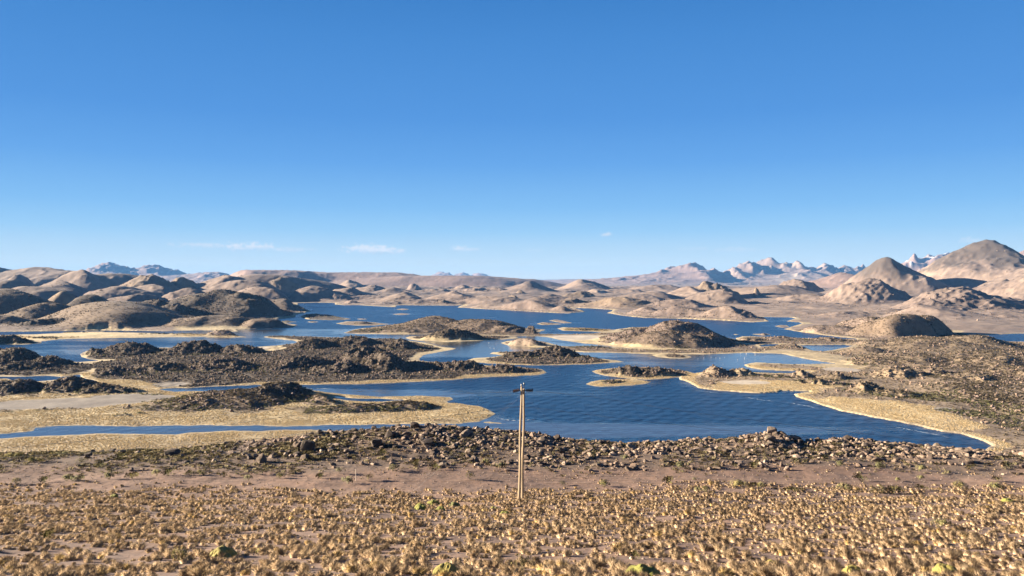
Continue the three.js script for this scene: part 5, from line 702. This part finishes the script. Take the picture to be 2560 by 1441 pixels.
// ------------------------------------------------------------------ plants
function tuftGeometry(seed, blades, width, len, tall) {                           // a rounded mound of stiff blades
  const r = mulberry(seed), P = [], N = [], I = [], core = new THREE.IcosahedronGeometry(1, 2), cp = core.attributes.position, o0 = r() * 40, R = 0.235 - len * 0.3, lx = (r() - 0.5) * 0.5, lz = (r() - 0.5) * 0.5;
  for (let k = 0; k < cp.count; k++) { const x = cp.getX(k), y = cp.getY(k), z = cp.getZ(k), n = R * (0.86 + 0.42 * noise(x * 2.2 + o0, z * 2.2 + y * 1.6)); P.push(x * n, Math.max(-0.03, y * n * tall + 0.07), z * n); N.push(x, y + 0.15, z); I.push(k); }
  for (let k = 0; k < blades; k++) {
    const a = r() * 6.283, c = Math.pow(r(), 0.8), q = Math.sqrt(1 - c * c), nx = Math.cos(a) * q, nz = Math.sin(a) * q, ny = c, n = R * (0.7 + 0.42 * noise(nx * 2.2 + o0, nz * 2.2 + ny * 1.6));
    const L = len * (0.5 + 0.8 * r()), jx = (r() - 0.5) * 0.7, jz = (r() - 0.5) * 0.7, t = r() * 6.283, sx = Math.cos(t), sz = Math.sin(t), w = width * (0.6 + 0.8 * r());
    const b = [nx * n, ny * n * tall + 0.06, nz * n], e = [b[0] + (nx + jx + lx) * L, b[1] + (ny * 0.85 + 0.3) * L, b[2] + (nz + jz + lz) * L], o = P.length / 3;
    P.push(b[0] - sx * w, b[1], b[2] - sz * w, b[0] + sx * w, b[1], b[2] + sz * w, e[0], e[1], e[2]); for (let k2 = 0; k2 < 3; k2++) N.push(nx, ny + 0.15, nz); I.push(o, o + 1, o + 2);
  }
  const g = new THREE.BufferGeometry(); g.setAttribute('position', new THREE.Float32BufferAttribute(P, 3)); g.setAttribute('normal', new THREE.Float32BufferAttribute(N, 3)); g.setIndex(I); return g;
}
const tufts = [tuftGeometry(11, 560, 0.007, 0.15, 0.85), tuftGeometry(12, 560, 0.007, 0.13, 0.7), tuftGeometry(13, 520, 0.007, 0.21, 0.9), tuftGeometry(14, 520, 0.007, 0.16, 0.55)];
const tuftsFar = [tuftGeometry(14, 70, 0.03, 0.2, 0.9), tuftGeometry(15, 70, 0.03, 0.18, 0.75)];
const strawTones = [[0.57, 0.42, 0.265], [0.48, 0.345, 0.215], [0.64, 0.485, 0.32], [0.37, 0.265, 0.165], [0.57, 0.40, 0.18]];
const strawMats = strawTones.map((c, i) => new THREE.MeshPhysicalMaterial({ name: 'dry straw ' + i, color: rgb(...c), roughness: 1, transmission: 0.06, thickness: 0, side: THREE.DoubleSide, specularIntensity: 0.2 }));
const strawAny = new THREE.MeshPhysicalMaterial({ name: 'dry straw', color: 0xffffff, roughness: 1, transmission: 0.06, thickness: 0, side: THREE.DoubleSide, specularIntensity: 0.2 });
{
  const r = mulberry(7), L = [];
  for (let k = 0; k < 74000; k++) {
    const d = Math.sqrt(441 + (87 * 87 - 441) * r()), x = (r() * 2 - 1) * (0.68 * d + 3);
    const edge = ss(88, 79, d + fbm(x * 0.06, d * 0.1, 4) * 13), cl = ss(-0.3, 0.2, fbm(x * 0.5, d * 0.5, 3)), gap = ss(-0.25, 0.05, fbm(x * 0.09 + 40, d * 0.16, 3));
    if (r() > edge * (0.14 + 0.86 * cl) * (0.4 + 0.6 * gap) * 0.95) continue;
    L.push([x, d, (0.2 + 0.6 * Math.pow(r(), 2.8)) * (0.8 + 0.5 * cl), r(), r(), r()]);
  }
  for (let k = 0; k < 15000; k++) {                                              // thin ones on the sand and the ridge
    const d = 86 + 30 * r(), x = (r() * 2 - 1) * 80; if (r() > 0.05 + 0.8 * ss(90, 96, d + fbm(x * 0.06, d * 0.06, 2) * 12)) continue; if (fbm(x * 0.3, d * 0.3, 2) < -0.05) continue; L.push([x, d, 0.2 + 0.5 * r() * r(), 0.62 + 0.34 * r() * r(), r(), r()]);
  }
  const seen = (q) => q[1] > 27.4 && Math.abs(q[0] / q[1]) < 0.63 && 75 - (surface(q[0], q[1]).y + 0.25) < q[1] * 0.372;
  const show = (q) => q[2] / q[1];
  const vis = L.map((q) => [q, seen(q) ? show(q) : 0]).sort((a, b) => b[1] - a[1]), rest = [];
  vis.forEach(([[x, d, s, a, b, c], w], i) => {
    const h = surface(x, d), t = d > 88 ? (a < 0.72 ? 1 : 3) : a < 0.34 ? 0 : a < 0.62 ? 1 : a < 0.78 ? 2 : a < 0.95 ? 3 : 4;
    if (i < 300) {
      const m = new THREE.Mesh(tufts[Math.floor(b * 4) % 4], strawMats[t]); m.scale.set(s, s * (0.75 + 0.4 * c), s); m.rotation.y = c * 6.28; m.position.set(x, h.y - 0.02, -d);
      const zone = x / d < -0.42 ? 'in the left bottom corner' : x / d < -0.2 ? 'between the left corner and the pale green cushion' : x / d < 0.02 ? 'below the pole, left of its foot' : x / d < 0.16 ? 'left of the large green cushion' : x / d < 0.4 ? 'right of the large green cushion' : 'in the right bottom corner';
      tag(put(m, 'grass_tuft'), (s > 0.72 ? 'big ' : s > 0.5 ? 'middling ' : 'small ') + ['straw', 'tan', 'cream', 'brown', 'yellow'][t] + ' bunchgrass tuft at the bottom ' + zone, 'grass tuft', 'nearest bunchgrass tufts');
    } else { const k = 0.85 + 0.3 * c, q = strawTones[t]; rest.push([x, h.y - 0.02, -d, s, s * (0.75 + 0.4 * b), s, c * 6.28, 0, q[0] * k, q[1] * k, q[2] * k]); }
  });
  console.log('tufts', L.length);
  scatter('bunchgrass', 'dry straw bunchgrass covering the near slope', tufts, strawAny, rest, 'grass');
}
function shrubGeometry(seed, n, leaf) {
  const r = mulberry(seed), P = [], N = [], lobes = []; for (let k = 0; k < 7; k++) lobes.push([(r() - 0.5) * 0.62, 0.16 + r() * 0.22, (r() - 0.5) * 0.62, 0.16 + r() * 0.13]);
  for (let k = 0; k < n; k++) {
    const l = lobes[Math.floor(r() * 7)], a = r() * 6.283, c = r() * 1.3 - 0.3, q = Math.sqrt(Math.max(0, 1 - c * c)), R = l[3] * (0.75 + 0.35 * r());
    const nx = Math.cos(a) * q, ny = c, nz = Math.sin(a) * q, x = l[0] + nx * R, y = Math.max(0.02, l[1] + ny * R), z = l[2] + nz * R, s = leaf * (0.6 + 0.8 * r()), t = r() * 6.28;
    const ux = Math.cos(t) * s, uy = Math.sin(t) * s, uz = (r() - 0.5) * s, vx = -Math.sin(t) * s * 0.5, vy = Math.cos(t) * s * 0.9, vz = (r() - 0.5) * s;
    P.push(x - ux, y - uy, z - uz, x + ux, y + uy, z + uz, x + vx, y + vy + s * 0.6, z + vz); for (let e = 0; e < 3; e++) N.push(nx, ny + 0.2, nz);
  }
  for (let k = 0; k < 9; k++) { const a = k / 9 * 6.283 + r(), x = Math.cos(a) * 0.3, z = Math.sin(a) * 0.3; P.push(-0.012, 0, 0, 0.012, 0, 0.01, x, 0.28, z); N.push(x, 0.3, z, x, 0.3, z, x, 0.3, z); }
  const g = new THREE.BufferGeometry(); g.setAttribute('position', new THREE.Float32BufferAttribute(P, 3)); g.setAttribute('normal', new THREE.Float32BufferAttribute(N, 3)); return g;
}
const shrubGeos = [shrubGeometry(31, 520, 0.035), shrubGeometry(32, 520, 0.035), shrubGeometry(33, 460, 0.04)];
const shrubMats = [[0.16, 0.145, 0.055], [0.20, 0.17, 0.065], [0.12, 0.115, 0.05]].map((c, i) => new THREE.MeshStandardMaterial({ name: 'resinous shrub leaves ' + i, color: rgb(...c), roughness: 0.95, side: THREE.DoubleSide }));
const shrubAny = new THREE.MeshStandardMaterial({ name: 'scrub', color: 0xffffff, roughness: 1, side: THREE.DoubleSide });
{
  const r = mulberry(19);
  const nth = (n) => n + (n % 10 === 1 && n % 100 !== 11 ? 'st' : n % 10 === 2 && n % 100 !== 12 ? 'nd' : n % 10 === 3 && n % 100 !== 13 ? 'rd' : 'th'), made = [];
  SHRUBS.forEach(([x, d, w], i) => {
    const parts = w > 2 ? 4 : 1;
    for (let k = 0; k < parts; k++) {
      const xx = parts > 1 ? x + (k - 1.5) * w * 0.27 : x, dd = d + (parts > 1 ? (r() - 0.5) * 0.8 : 0), s = parts > 1 ? w * 0.42 : w, h = surface(xx, dd);
      const m = new THREE.Mesh(shrubGeos[Math.floor(r() * 3)], shrubMats[Math.floor(r() * 3)]); m.scale.set(s * 1.15, Math.min(s, 1.25) * (0.95 + 0.3 * r()), s * 1.1); m.rotation.y = r() * 6.28; m.position.set(xx, h.y - 0.02, -dd);
      const lab = d < 60 ? 'dark olive shrub standing out among the straw tufts' : d < 84 ? 'olive shrub in the row at the edge of the tuft field' : d < 99 ? 'small olive shrub casting a thin shadow on the sandy flat' : 'dark olive shrub on the slope below the ridge crest';
      made.push([m, lab, xx / dd]); tag(put(m, 'shrub'), lab, 'shrub', d < 60 ? 'shrubs among the tufts' : d < 84 ? 'shrubs along the field edge' : d < 99 ? 'shrubs on the sandy flat' : 'shrubs on the ridge slope');
    }
  });
  for (const lab of new Set(made.map((q) => q[1]))) made.filter((q) => q[1] === lab).sort((a, b) => a[2] - b[2]).forEach(([m], k) => { m.userData.label = lab + ', ' + nth(k + 1) + ' from the left'; });
}
// cushion plants
{
  const mats = [[0.185, 0.18, 0.035], [0.26, 0.215, 0.055], [0.125, 0.125, 0.035]].map((c, i) => new THREE.MeshStandardMaterial({ name: 'cushion plant ' + i, color: rgb(...c), roughness: 0.85, bumpMap: pebbles, bumpScale: 0.02 }));
  CUSHIONS.forEach(([x, d, w, label], i) => {
    const g = new THREE.IcosahedronGeometry(0.5, 12), p = g.attributes.position, v = new THREE.Vector3(), o = i * 9.1;
    for (let k = 0; k < p.count; k++) { v.fromBufferAttribute(p, k); const n = 1 + 0.3 * noise(v.x * 2.6 + o, v.z * 2.6 + v.y) + 0.13 * Math.abs(noise(v.x * 7 + o, v.z * 7 + v.y * 3)); p.setXYZ(k, v.x * n, Math.max(-0.12, v.y) * n, v.z * n); }
    g.computeVertexNormals();
    const h = surface(x, d), m = new THREE.Mesh(g, mats[/dark/.test(label) ? 2 : /yellow|golden|pale/.test(label) ? 1 : 0]); m.scale.set(w, Math.min(w, 1.3) * 0.7, w * 0.9); m.rotation.y = i * 1.3; m.position.set(x, h.y, -d);
    tag(put(m, 'cushion_plant'), label, 'cushion plant', 'green cushion plants');
  });
}
// rocks, scrub and shore grass of the islands and hills
{
  const r = mulberry(23), rocks = [], scrub = [], pick = (h) => { const a = r() * 6.283, q = Math.sqrt(r()) * 0.97, u = Math.cos(a) * q, v = Math.sin(a) * q, lx = u * (u < 0 ? h.rl : h.rr), lz = v * h.rz; return [h.x + lx * h.c + lz * h.sn, h.d - lx * h.sn + lz * h.c]; };
  for (const h of hills) {
    const area = Math.PI * (h.rl + h.rr) / 2 * h.rz, far = Math.max(1, h.d / 900);
    const nr = Math.min(9000, h.k * area * (h.d < 1300 ? (h.t === 1 ? 0.22 : 0.42) : 0.3)), ns = Math.min(8000, h.s * area * (h.d < 1300 ? 1.1 : 0.5));
    for (let k = 0; k < nr; k++) {
      const [x, d] = pick(h), q = surface(x, d); if (!q || q.gold > 0.35 || q.s < 4) continue; if (fbm(x * 0.035, d * 0.035, 3) < -0.02 + 0.16 * (r() - 0.5)) continue;
      const s = (0.65 + 1.9 * Math.pow(r(), 2.8)) * (h.d < 1300 ? 1 : Math.min(3, Math.pow(far, 0.8))), t = h.t === 3 ? stoneTones[2] : h.t === 2 ? stoneTones[r() < 0.7 ? 0 : 1] : [0.168, 0.12, 0.1], p = 0.6 + 0.8 * r();
      rocks.push([x, q.y + s * 0.15, -d, s * (0.8 + 0.5 * r()), s * (0.6 + 0.5 * r()), s, r() * 6.28, r() - 0.5, t[0] * p, t[1] * p, t[2] * p]);
    }
    for (let k = 0; k < ns; k++) {
      const [x, d] = pick(h), q = surface(x, d); if (!q || q.gold > 0.5 || q.s < 4) continue;
      const s = (0.8 + 1.2 * r()) * Math.min(2, Math.pow(far, 0.8)), g = r(), p = 0.75 + 0.5 * r(), low = q.y < 2.6 ? 1 : 0;
      scrub.push([x, q.y - 0.05, -d, s, s * 0.8, s, r() * 6.28, 0, lerp(0.10, 0.14, g) * p * (1 + 0.15 * low), lerp(0.078, 0.108, g) * p * (1 + 0.4 * low), lerp(0.048, 0.062, g) * p]);
    }
  }
  for (let k = 0; k < 380000; k++) {                                              // everywhere else on the dark islands and the scrubby shores
    const d = Math.sqrt(340 * 340 + (1250 * 1250 - 340 * 340) * r()), az = (r() * 2 - 1) * 0.66, x = Math.sin(az) * d, dd = Math.cos(az) * d, q = surface(x, dd);
    if (!q || q.gold > 0.4 || q.s < 4 || q.pan > 0.3) continue; if (q.dark < 0.5 && r() < 0.4) continue;
    const rk = fbm(x * 0.03 + 3, dd * 0.03, 3) > 0.1 + 0.1 * r();
    if (!rk && q.dark < 0.5 && r() < 0.25) continue;
    if (q.dark > 0.5 ? r() < 0.34 : rk ? r() < 0.42 : r() < 0.06) { const s = 0.6 + 2.1 * Math.pow(r(), 3), p = (0.7 + 0.6 * r()) * (q.dark > 0.5 ? 0.75 : 1); rocks.push([x, q.y + s * 0.15, -dd, s * (0.8 + 0.5 * r()), s * (0.6 + 0.5 * r()), s, r() * 6.28, r() - 0.5, 0.215 * p, 0.152 * p, 0.11 * p]); }
    else { const s = 0.7 + 0.9 * r(), p = (0.75 + 0.5 * r()) * (q.dark > 0.5 ? 0.75 : 1.4); scrub.push([x, q.y - 0.05, -dd, s, s * 0.7, s, r() * 6.28, 0, 0.15 * p, 0.115 * p, 0.066 * p]); }
  }
  const grass = [];
  for (let k = 0; k < 620000; k++) {
    const d = Math.sqrt(335 * 335 + (720 * 720 - 335 * 335) * r()), az = (r() * 2 - 1) * 0.66, x = Math.sin(az) * d, dd = Math.cos(az) * d, q = surface(x, dd);
    if (!q || q.gold < 0.5 || q.s < 1.2 || q.y > 6 || q.y < 0.05) continue; if (fbm(x * 0.06, dd * 0.06, 3) < -0.2 + 0.9 * (r() - 0.5)) continue;
    const s = 0.7 + 0.9 * r(), p = 0.88 + 0.24 * r(); grass.push([x, q.y - 0.05, -dd, s, s * 0.6, s, r() * 6.28, 0, 0.74 * p, 0.58 * p, 0.34 * p]);
  }
  for (let k = 0; k < 18000; k++) {                                               // scrub on the back of the left ridge and the near bank
    const d = 90 + 24 * Math.sqrt(r()), x = (r() * 2 - 1) * 76; if (x / d > -0.2 && r() > 0.4) continue; const q = surface(x, d), s = 0.25 + 0.55 * r(), p = 0.7 + 0.5 * r(); if (fbm(x * 0.1, d * 0.1, 2) < -0.04 + 0.3 * (r() - 0.5)) continue;
    scrub.push([x, q.y - 0.04, -d, s, s * 0.7, s, r() * 6.28, 0, 0.20 * p, 0.165 * p, 0.085 * p]);
  }
  console.log('rocks', rocks.length, 'scrub', scrub.length, 'shore grass', grass.length);
  scatter('island_rocks', 'weathered brown rocks strewn over the islands and hills', rocksCoarse, whiteStone, rocks, 'rocks');
  scatter('scrub', 'low dark olive scrub covering the islands and shores', [shrubGeometry(41, 90, 0.09), shrubGeometry(42, 90, 0.09)], shrubAny, scrub, 'scrub');
  scatter('shore_grass', 'golden tussock grass along the lake shores', tuftsFar, strawAny, grass, 'grass');
}
// ------------------------------------------------------------------ the twin-pole power line support
{
  const [px, pd] = POLE, base = surface(px, pd).y, wood = new THREE.MeshStandardMaterial({ name: 'weathered pole wood', color: rgb(0.5, 0.41, 0.29), roughness: 0.9, map: noiseTexture(128, (u, v) => { const n = tiled(u, v * 0.15, 16, 3), c = Math.max(120, Math.min(255, 215 + n * 110)); return [c, c * 0.97, c * 0.93]; }, true) });
  const iron = new THREE.MeshStandardMaterial({ name: 'dark iron', color: rgb(0.03, 0.028, 0.03), roughness: 0.6, metalness: 0.4 }), glaze = new THREE.MeshStandardMaterial({ name: 'brown glazed porcelain', color: rgb(0.035, 0.02, 0.016), roughness: 0.3 }), wireMat = new THREE.MeshStandardMaterial({ name: 'line wire', color: rgb(0.10, 0.10, 0.11), roughness: 0.6, metalness: 0.3 }), guyMat = new THREE.MeshStandardMaterial({ name: 'galvanised guy wire', color: rgb(0.3, 0.3, 0.3), roughness: 0.6, metalness: 0.4 });
  const T = 10.55, root = new THREE.Group(); root.position.set(px, base, -pd);
  const mk = (name, g, m, parent = root) => { const o = new THREE.Mesh(g, m); o.name = name; parent.add(o); return o; };
  const postG = (x, z, lean, h) => { const g = new THREE.CylinderGeometry(0.095, 0.14, h, 14, 24), p = g.attributes.position; for (let i = 0; i < p.count; i++) { const y = p.getY(i) + h / 2; p.setXYZ(i, p.getX(i) + x + lean * y / h + 0.03 * Math.sin(y * 0.9 + x * 9), y - 0.3, p.getZ(i) + z + 0.02 * Math.sin(y * 1.3)); } g.computeVertexNormals(); return g; };
  mk('pole', postG(-0.13, 0.1, 0.22, T + 0.45), wood); mk('pole', postG(0.15, -0.25, 0.2, T + 0.2), wood);
  const arm = mk('crossarm', new THREE.BoxGeometry(1.8, 0.09, 0.1).translate(0.22, T - 0.22, -0.08), new THREE.MeshStandardMaterial({ name: 'tarred timber', color: rgb(0.045, 0.036, 0.03), roughness: 0.9 }));
  mk('brace', new THREE.BoxGeometry(0.06, 0.05, 0.7).translate(0.16, T - 0.36, -0.08), iron, arm);
  const string = (x0, y0, x1, y1, z) => { const gs = [], n = 5; for (let k = 0; k < n; k++) { const t = (k + 0.5) / n, g = new THREE.CylinderGeometry(0.12, 0.1, 0.08, 10); g.rotateZ(Math.PI / 2 + Math.atan2(y1 - y0, x1 - x0)); g.translate(lerp(x0, x1, t), lerp(y0, y1, t), z); gs.push(g); } const c = new THREE.CylinderGeometry(0.025, 0.025, Math.hypot(x1 - x0, y1 - y0), 6); c.rotateZ(Math.PI / 2 + Math.atan2(y1 - y0, x1 - x0)); c.translate((x0 + x1) / 2, (y0 + y1) / 2, z); gs.push(c); return mergeGeometries(gs); };
  mk('insulator_string', string(-0.12, T - 0.22, -0.72, T - 0.36, 0.06), glaze); mk('insulator_string', string(0.52, T - 0.26, 1.16, T - 0.26, 0.06), glaze); mk('insulator_string', string(-0.1, T - 0.2, -0.7, T - 0.3, -0.32), glaze); mk('insulator_string', string(0.55, T - 0.24, 1.2, T - 0.2, -0.32), glaze);
  for (const [x, z, h] of [[0.1, 0.1, 0.34], [0.34, -0.25, 0.42]]) mk('pin_insulator', mergeGeometries([new THREE.CylinderGeometry(0.03, 0.03, h, 8).translate(x, T + h / 2, z), new THREE.CylinderGeometry(0.05, 0.085, 0.14, 10).translate(x, T + h - 0.03, z)]), glaze);
  mk('jumper', new THREE.TubeGeometry(new THREE.QuadraticBezierCurve3(new THREE.Vector3(-0.7, T - 0.36, 0.06), new THREE.Vector3(0.2, T - 0.75, 0.12), new THREE.Vector3(1.15, T - 0.26, 0.06)), 16, 0.012, 5), iron);
  const guy = (x1, z1, x0, y0) => { const gr = surface(px + x1, pd - z1).y - base; mk('guy_wire', new THREE.TubeGeometry(new THREE.LineCurve3(new THREE.Vector3(x0, y0, 0), new THREE.Vector3(x1, gr, z1)), 1, 0.004, 5), guyMat); };
  guy(-11.5, 0.8, -0.05, T - 0.7); guy(-11.0, -0.8, -0.05, T - 0.85); guy(10.5, 0.5, 0.4, T - 0.8);
  tag(put(root, 'utility_pole'), 'twin wooden utility pole with dark crossarm insulators standing in the straw tufts', 'utility pole');
  const wire = (pts, label) => tag(put(new THREE.Mesh(new THREE.TubeGeometry(new THREE.CatmullRomCurve3(pts.map((p) => new THREE.Vector3(px + p[0], base + p[1], -pd + p[2]))), 60, 0.013, 5), wireMat), 'power_line'), label, 'power line', 'wires of the power line');
  wire([[-70, 1.8, -8], [-38, 5.2, -4.5], [-16, 8.4, -2], [-6, 9.85, -0.7], [-0.72, T - 0.36, 0.06]], 'thin dark wire sloping down left from the pole crossarm');
  wire([[70, 4.5, 12], [38, 6.5, 6], [16, 8.6, 2.4], [6, 9.9, 0.8], [1.16, T - 0.26, 0.06]], 'thin dark wire running right from the pole crossarm');
  wire([[-70, 1.0, -9], [-30, 4.6, -4], [-8, 7.6, -1], [-2, 8.55, -0.3], [0.1, 8.8, -0.1], [4.5, 8.35, 0.5], [24, 6.6, 3], [70, 4.0, 9]], 'lower dark wire crossing behind the middle of the pole');
}
// thin marker post on the sand, birds on the water
{
  const [x, d] = POST, h = surface(x, d).y, g = mergeGeometries([new THREE.CylinderGeometry(0.035, 0.045, 1.3, 8).translate(0, 0.6, 0), new THREE.CylinderGeometry(0.05, 0.05, 0.14, 8).translate(0, 1.25, 0)]);
  const m = new THREE.Mesh(g, new THREE.MeshStandardMaterial({ name: 'pale post', color: rgb(0.55, 0.47, 0.38), roughness: 0.9 })); m.position.set(x, h, -d); m.rotation.z = 0.04;
  tag(put(m, 'marker_post'), 'thin pale marker post on the sandy flat', 'post');
  const body = new THREE.SphereGeometry(0.5, 10, 8).scale(0.75, 0.42, 0.42).translate(0, 0.62, 0), tail = new THREE.ConeGeometry(0.16, 0.4, 7).rotateZ(Math.PI / 2 + 0.2).translate(-0.45, 0.64, 0), legs = mergeGeometries([new THREE.CylinderGeometry(0.025, 0.025, 0.6, 5).translate(0.03, 0.25, 0.08), new THREE.CylinderGeometry(0.025, 0.025, 0.6, 5).translate(0.03, 0.25, -0.08)]);
  const neck = new THREE.TubeGeometry(new THREE.CatmullRomCurve3([[0.3, 0.68, 0], [0.48, 0.85, 0], [0.42, 1.1, 0], [0.55, 1.25, 0], [0.68, 1.18, 0]].map((p) => new THREE.Vector3(...p))), 12, 0.06, 6), bg = mergeGeometries([body, tail, legs, neck].map((q) => { q = q.index ? q.toNonIndexed() : q; q.deleteAttribute('uv'); return q; })), bm = new THREE.MeshStandardMaterial({ name: 'pale plumage', color: rgb(0.85, 0.78, 0.74), roughness: 0.9 }), r = mulberry(3);
  BIRDS.forEach(([x, d]) => { const o = new THREE.Mesh(bg, bm); o.position.set(x, -0.05, -d); o.rotation.y = r() * 6.28; o.scale.setScalar(0.65 + 0.25 * r()); tag(put(o, 'bird'), 'white long-necked wading bird ' + (x > 150 ? 'in the lagoon behind the rock pile point' : d > 950 ? (x < -300 ? 'off the small hill on the golden strip' : 'beside the dark domed islet') : 'in the pale lagoon left of the central island'), 'bird', 'white birds in the lagoons'); });
}
renderer.render(scene, camera);
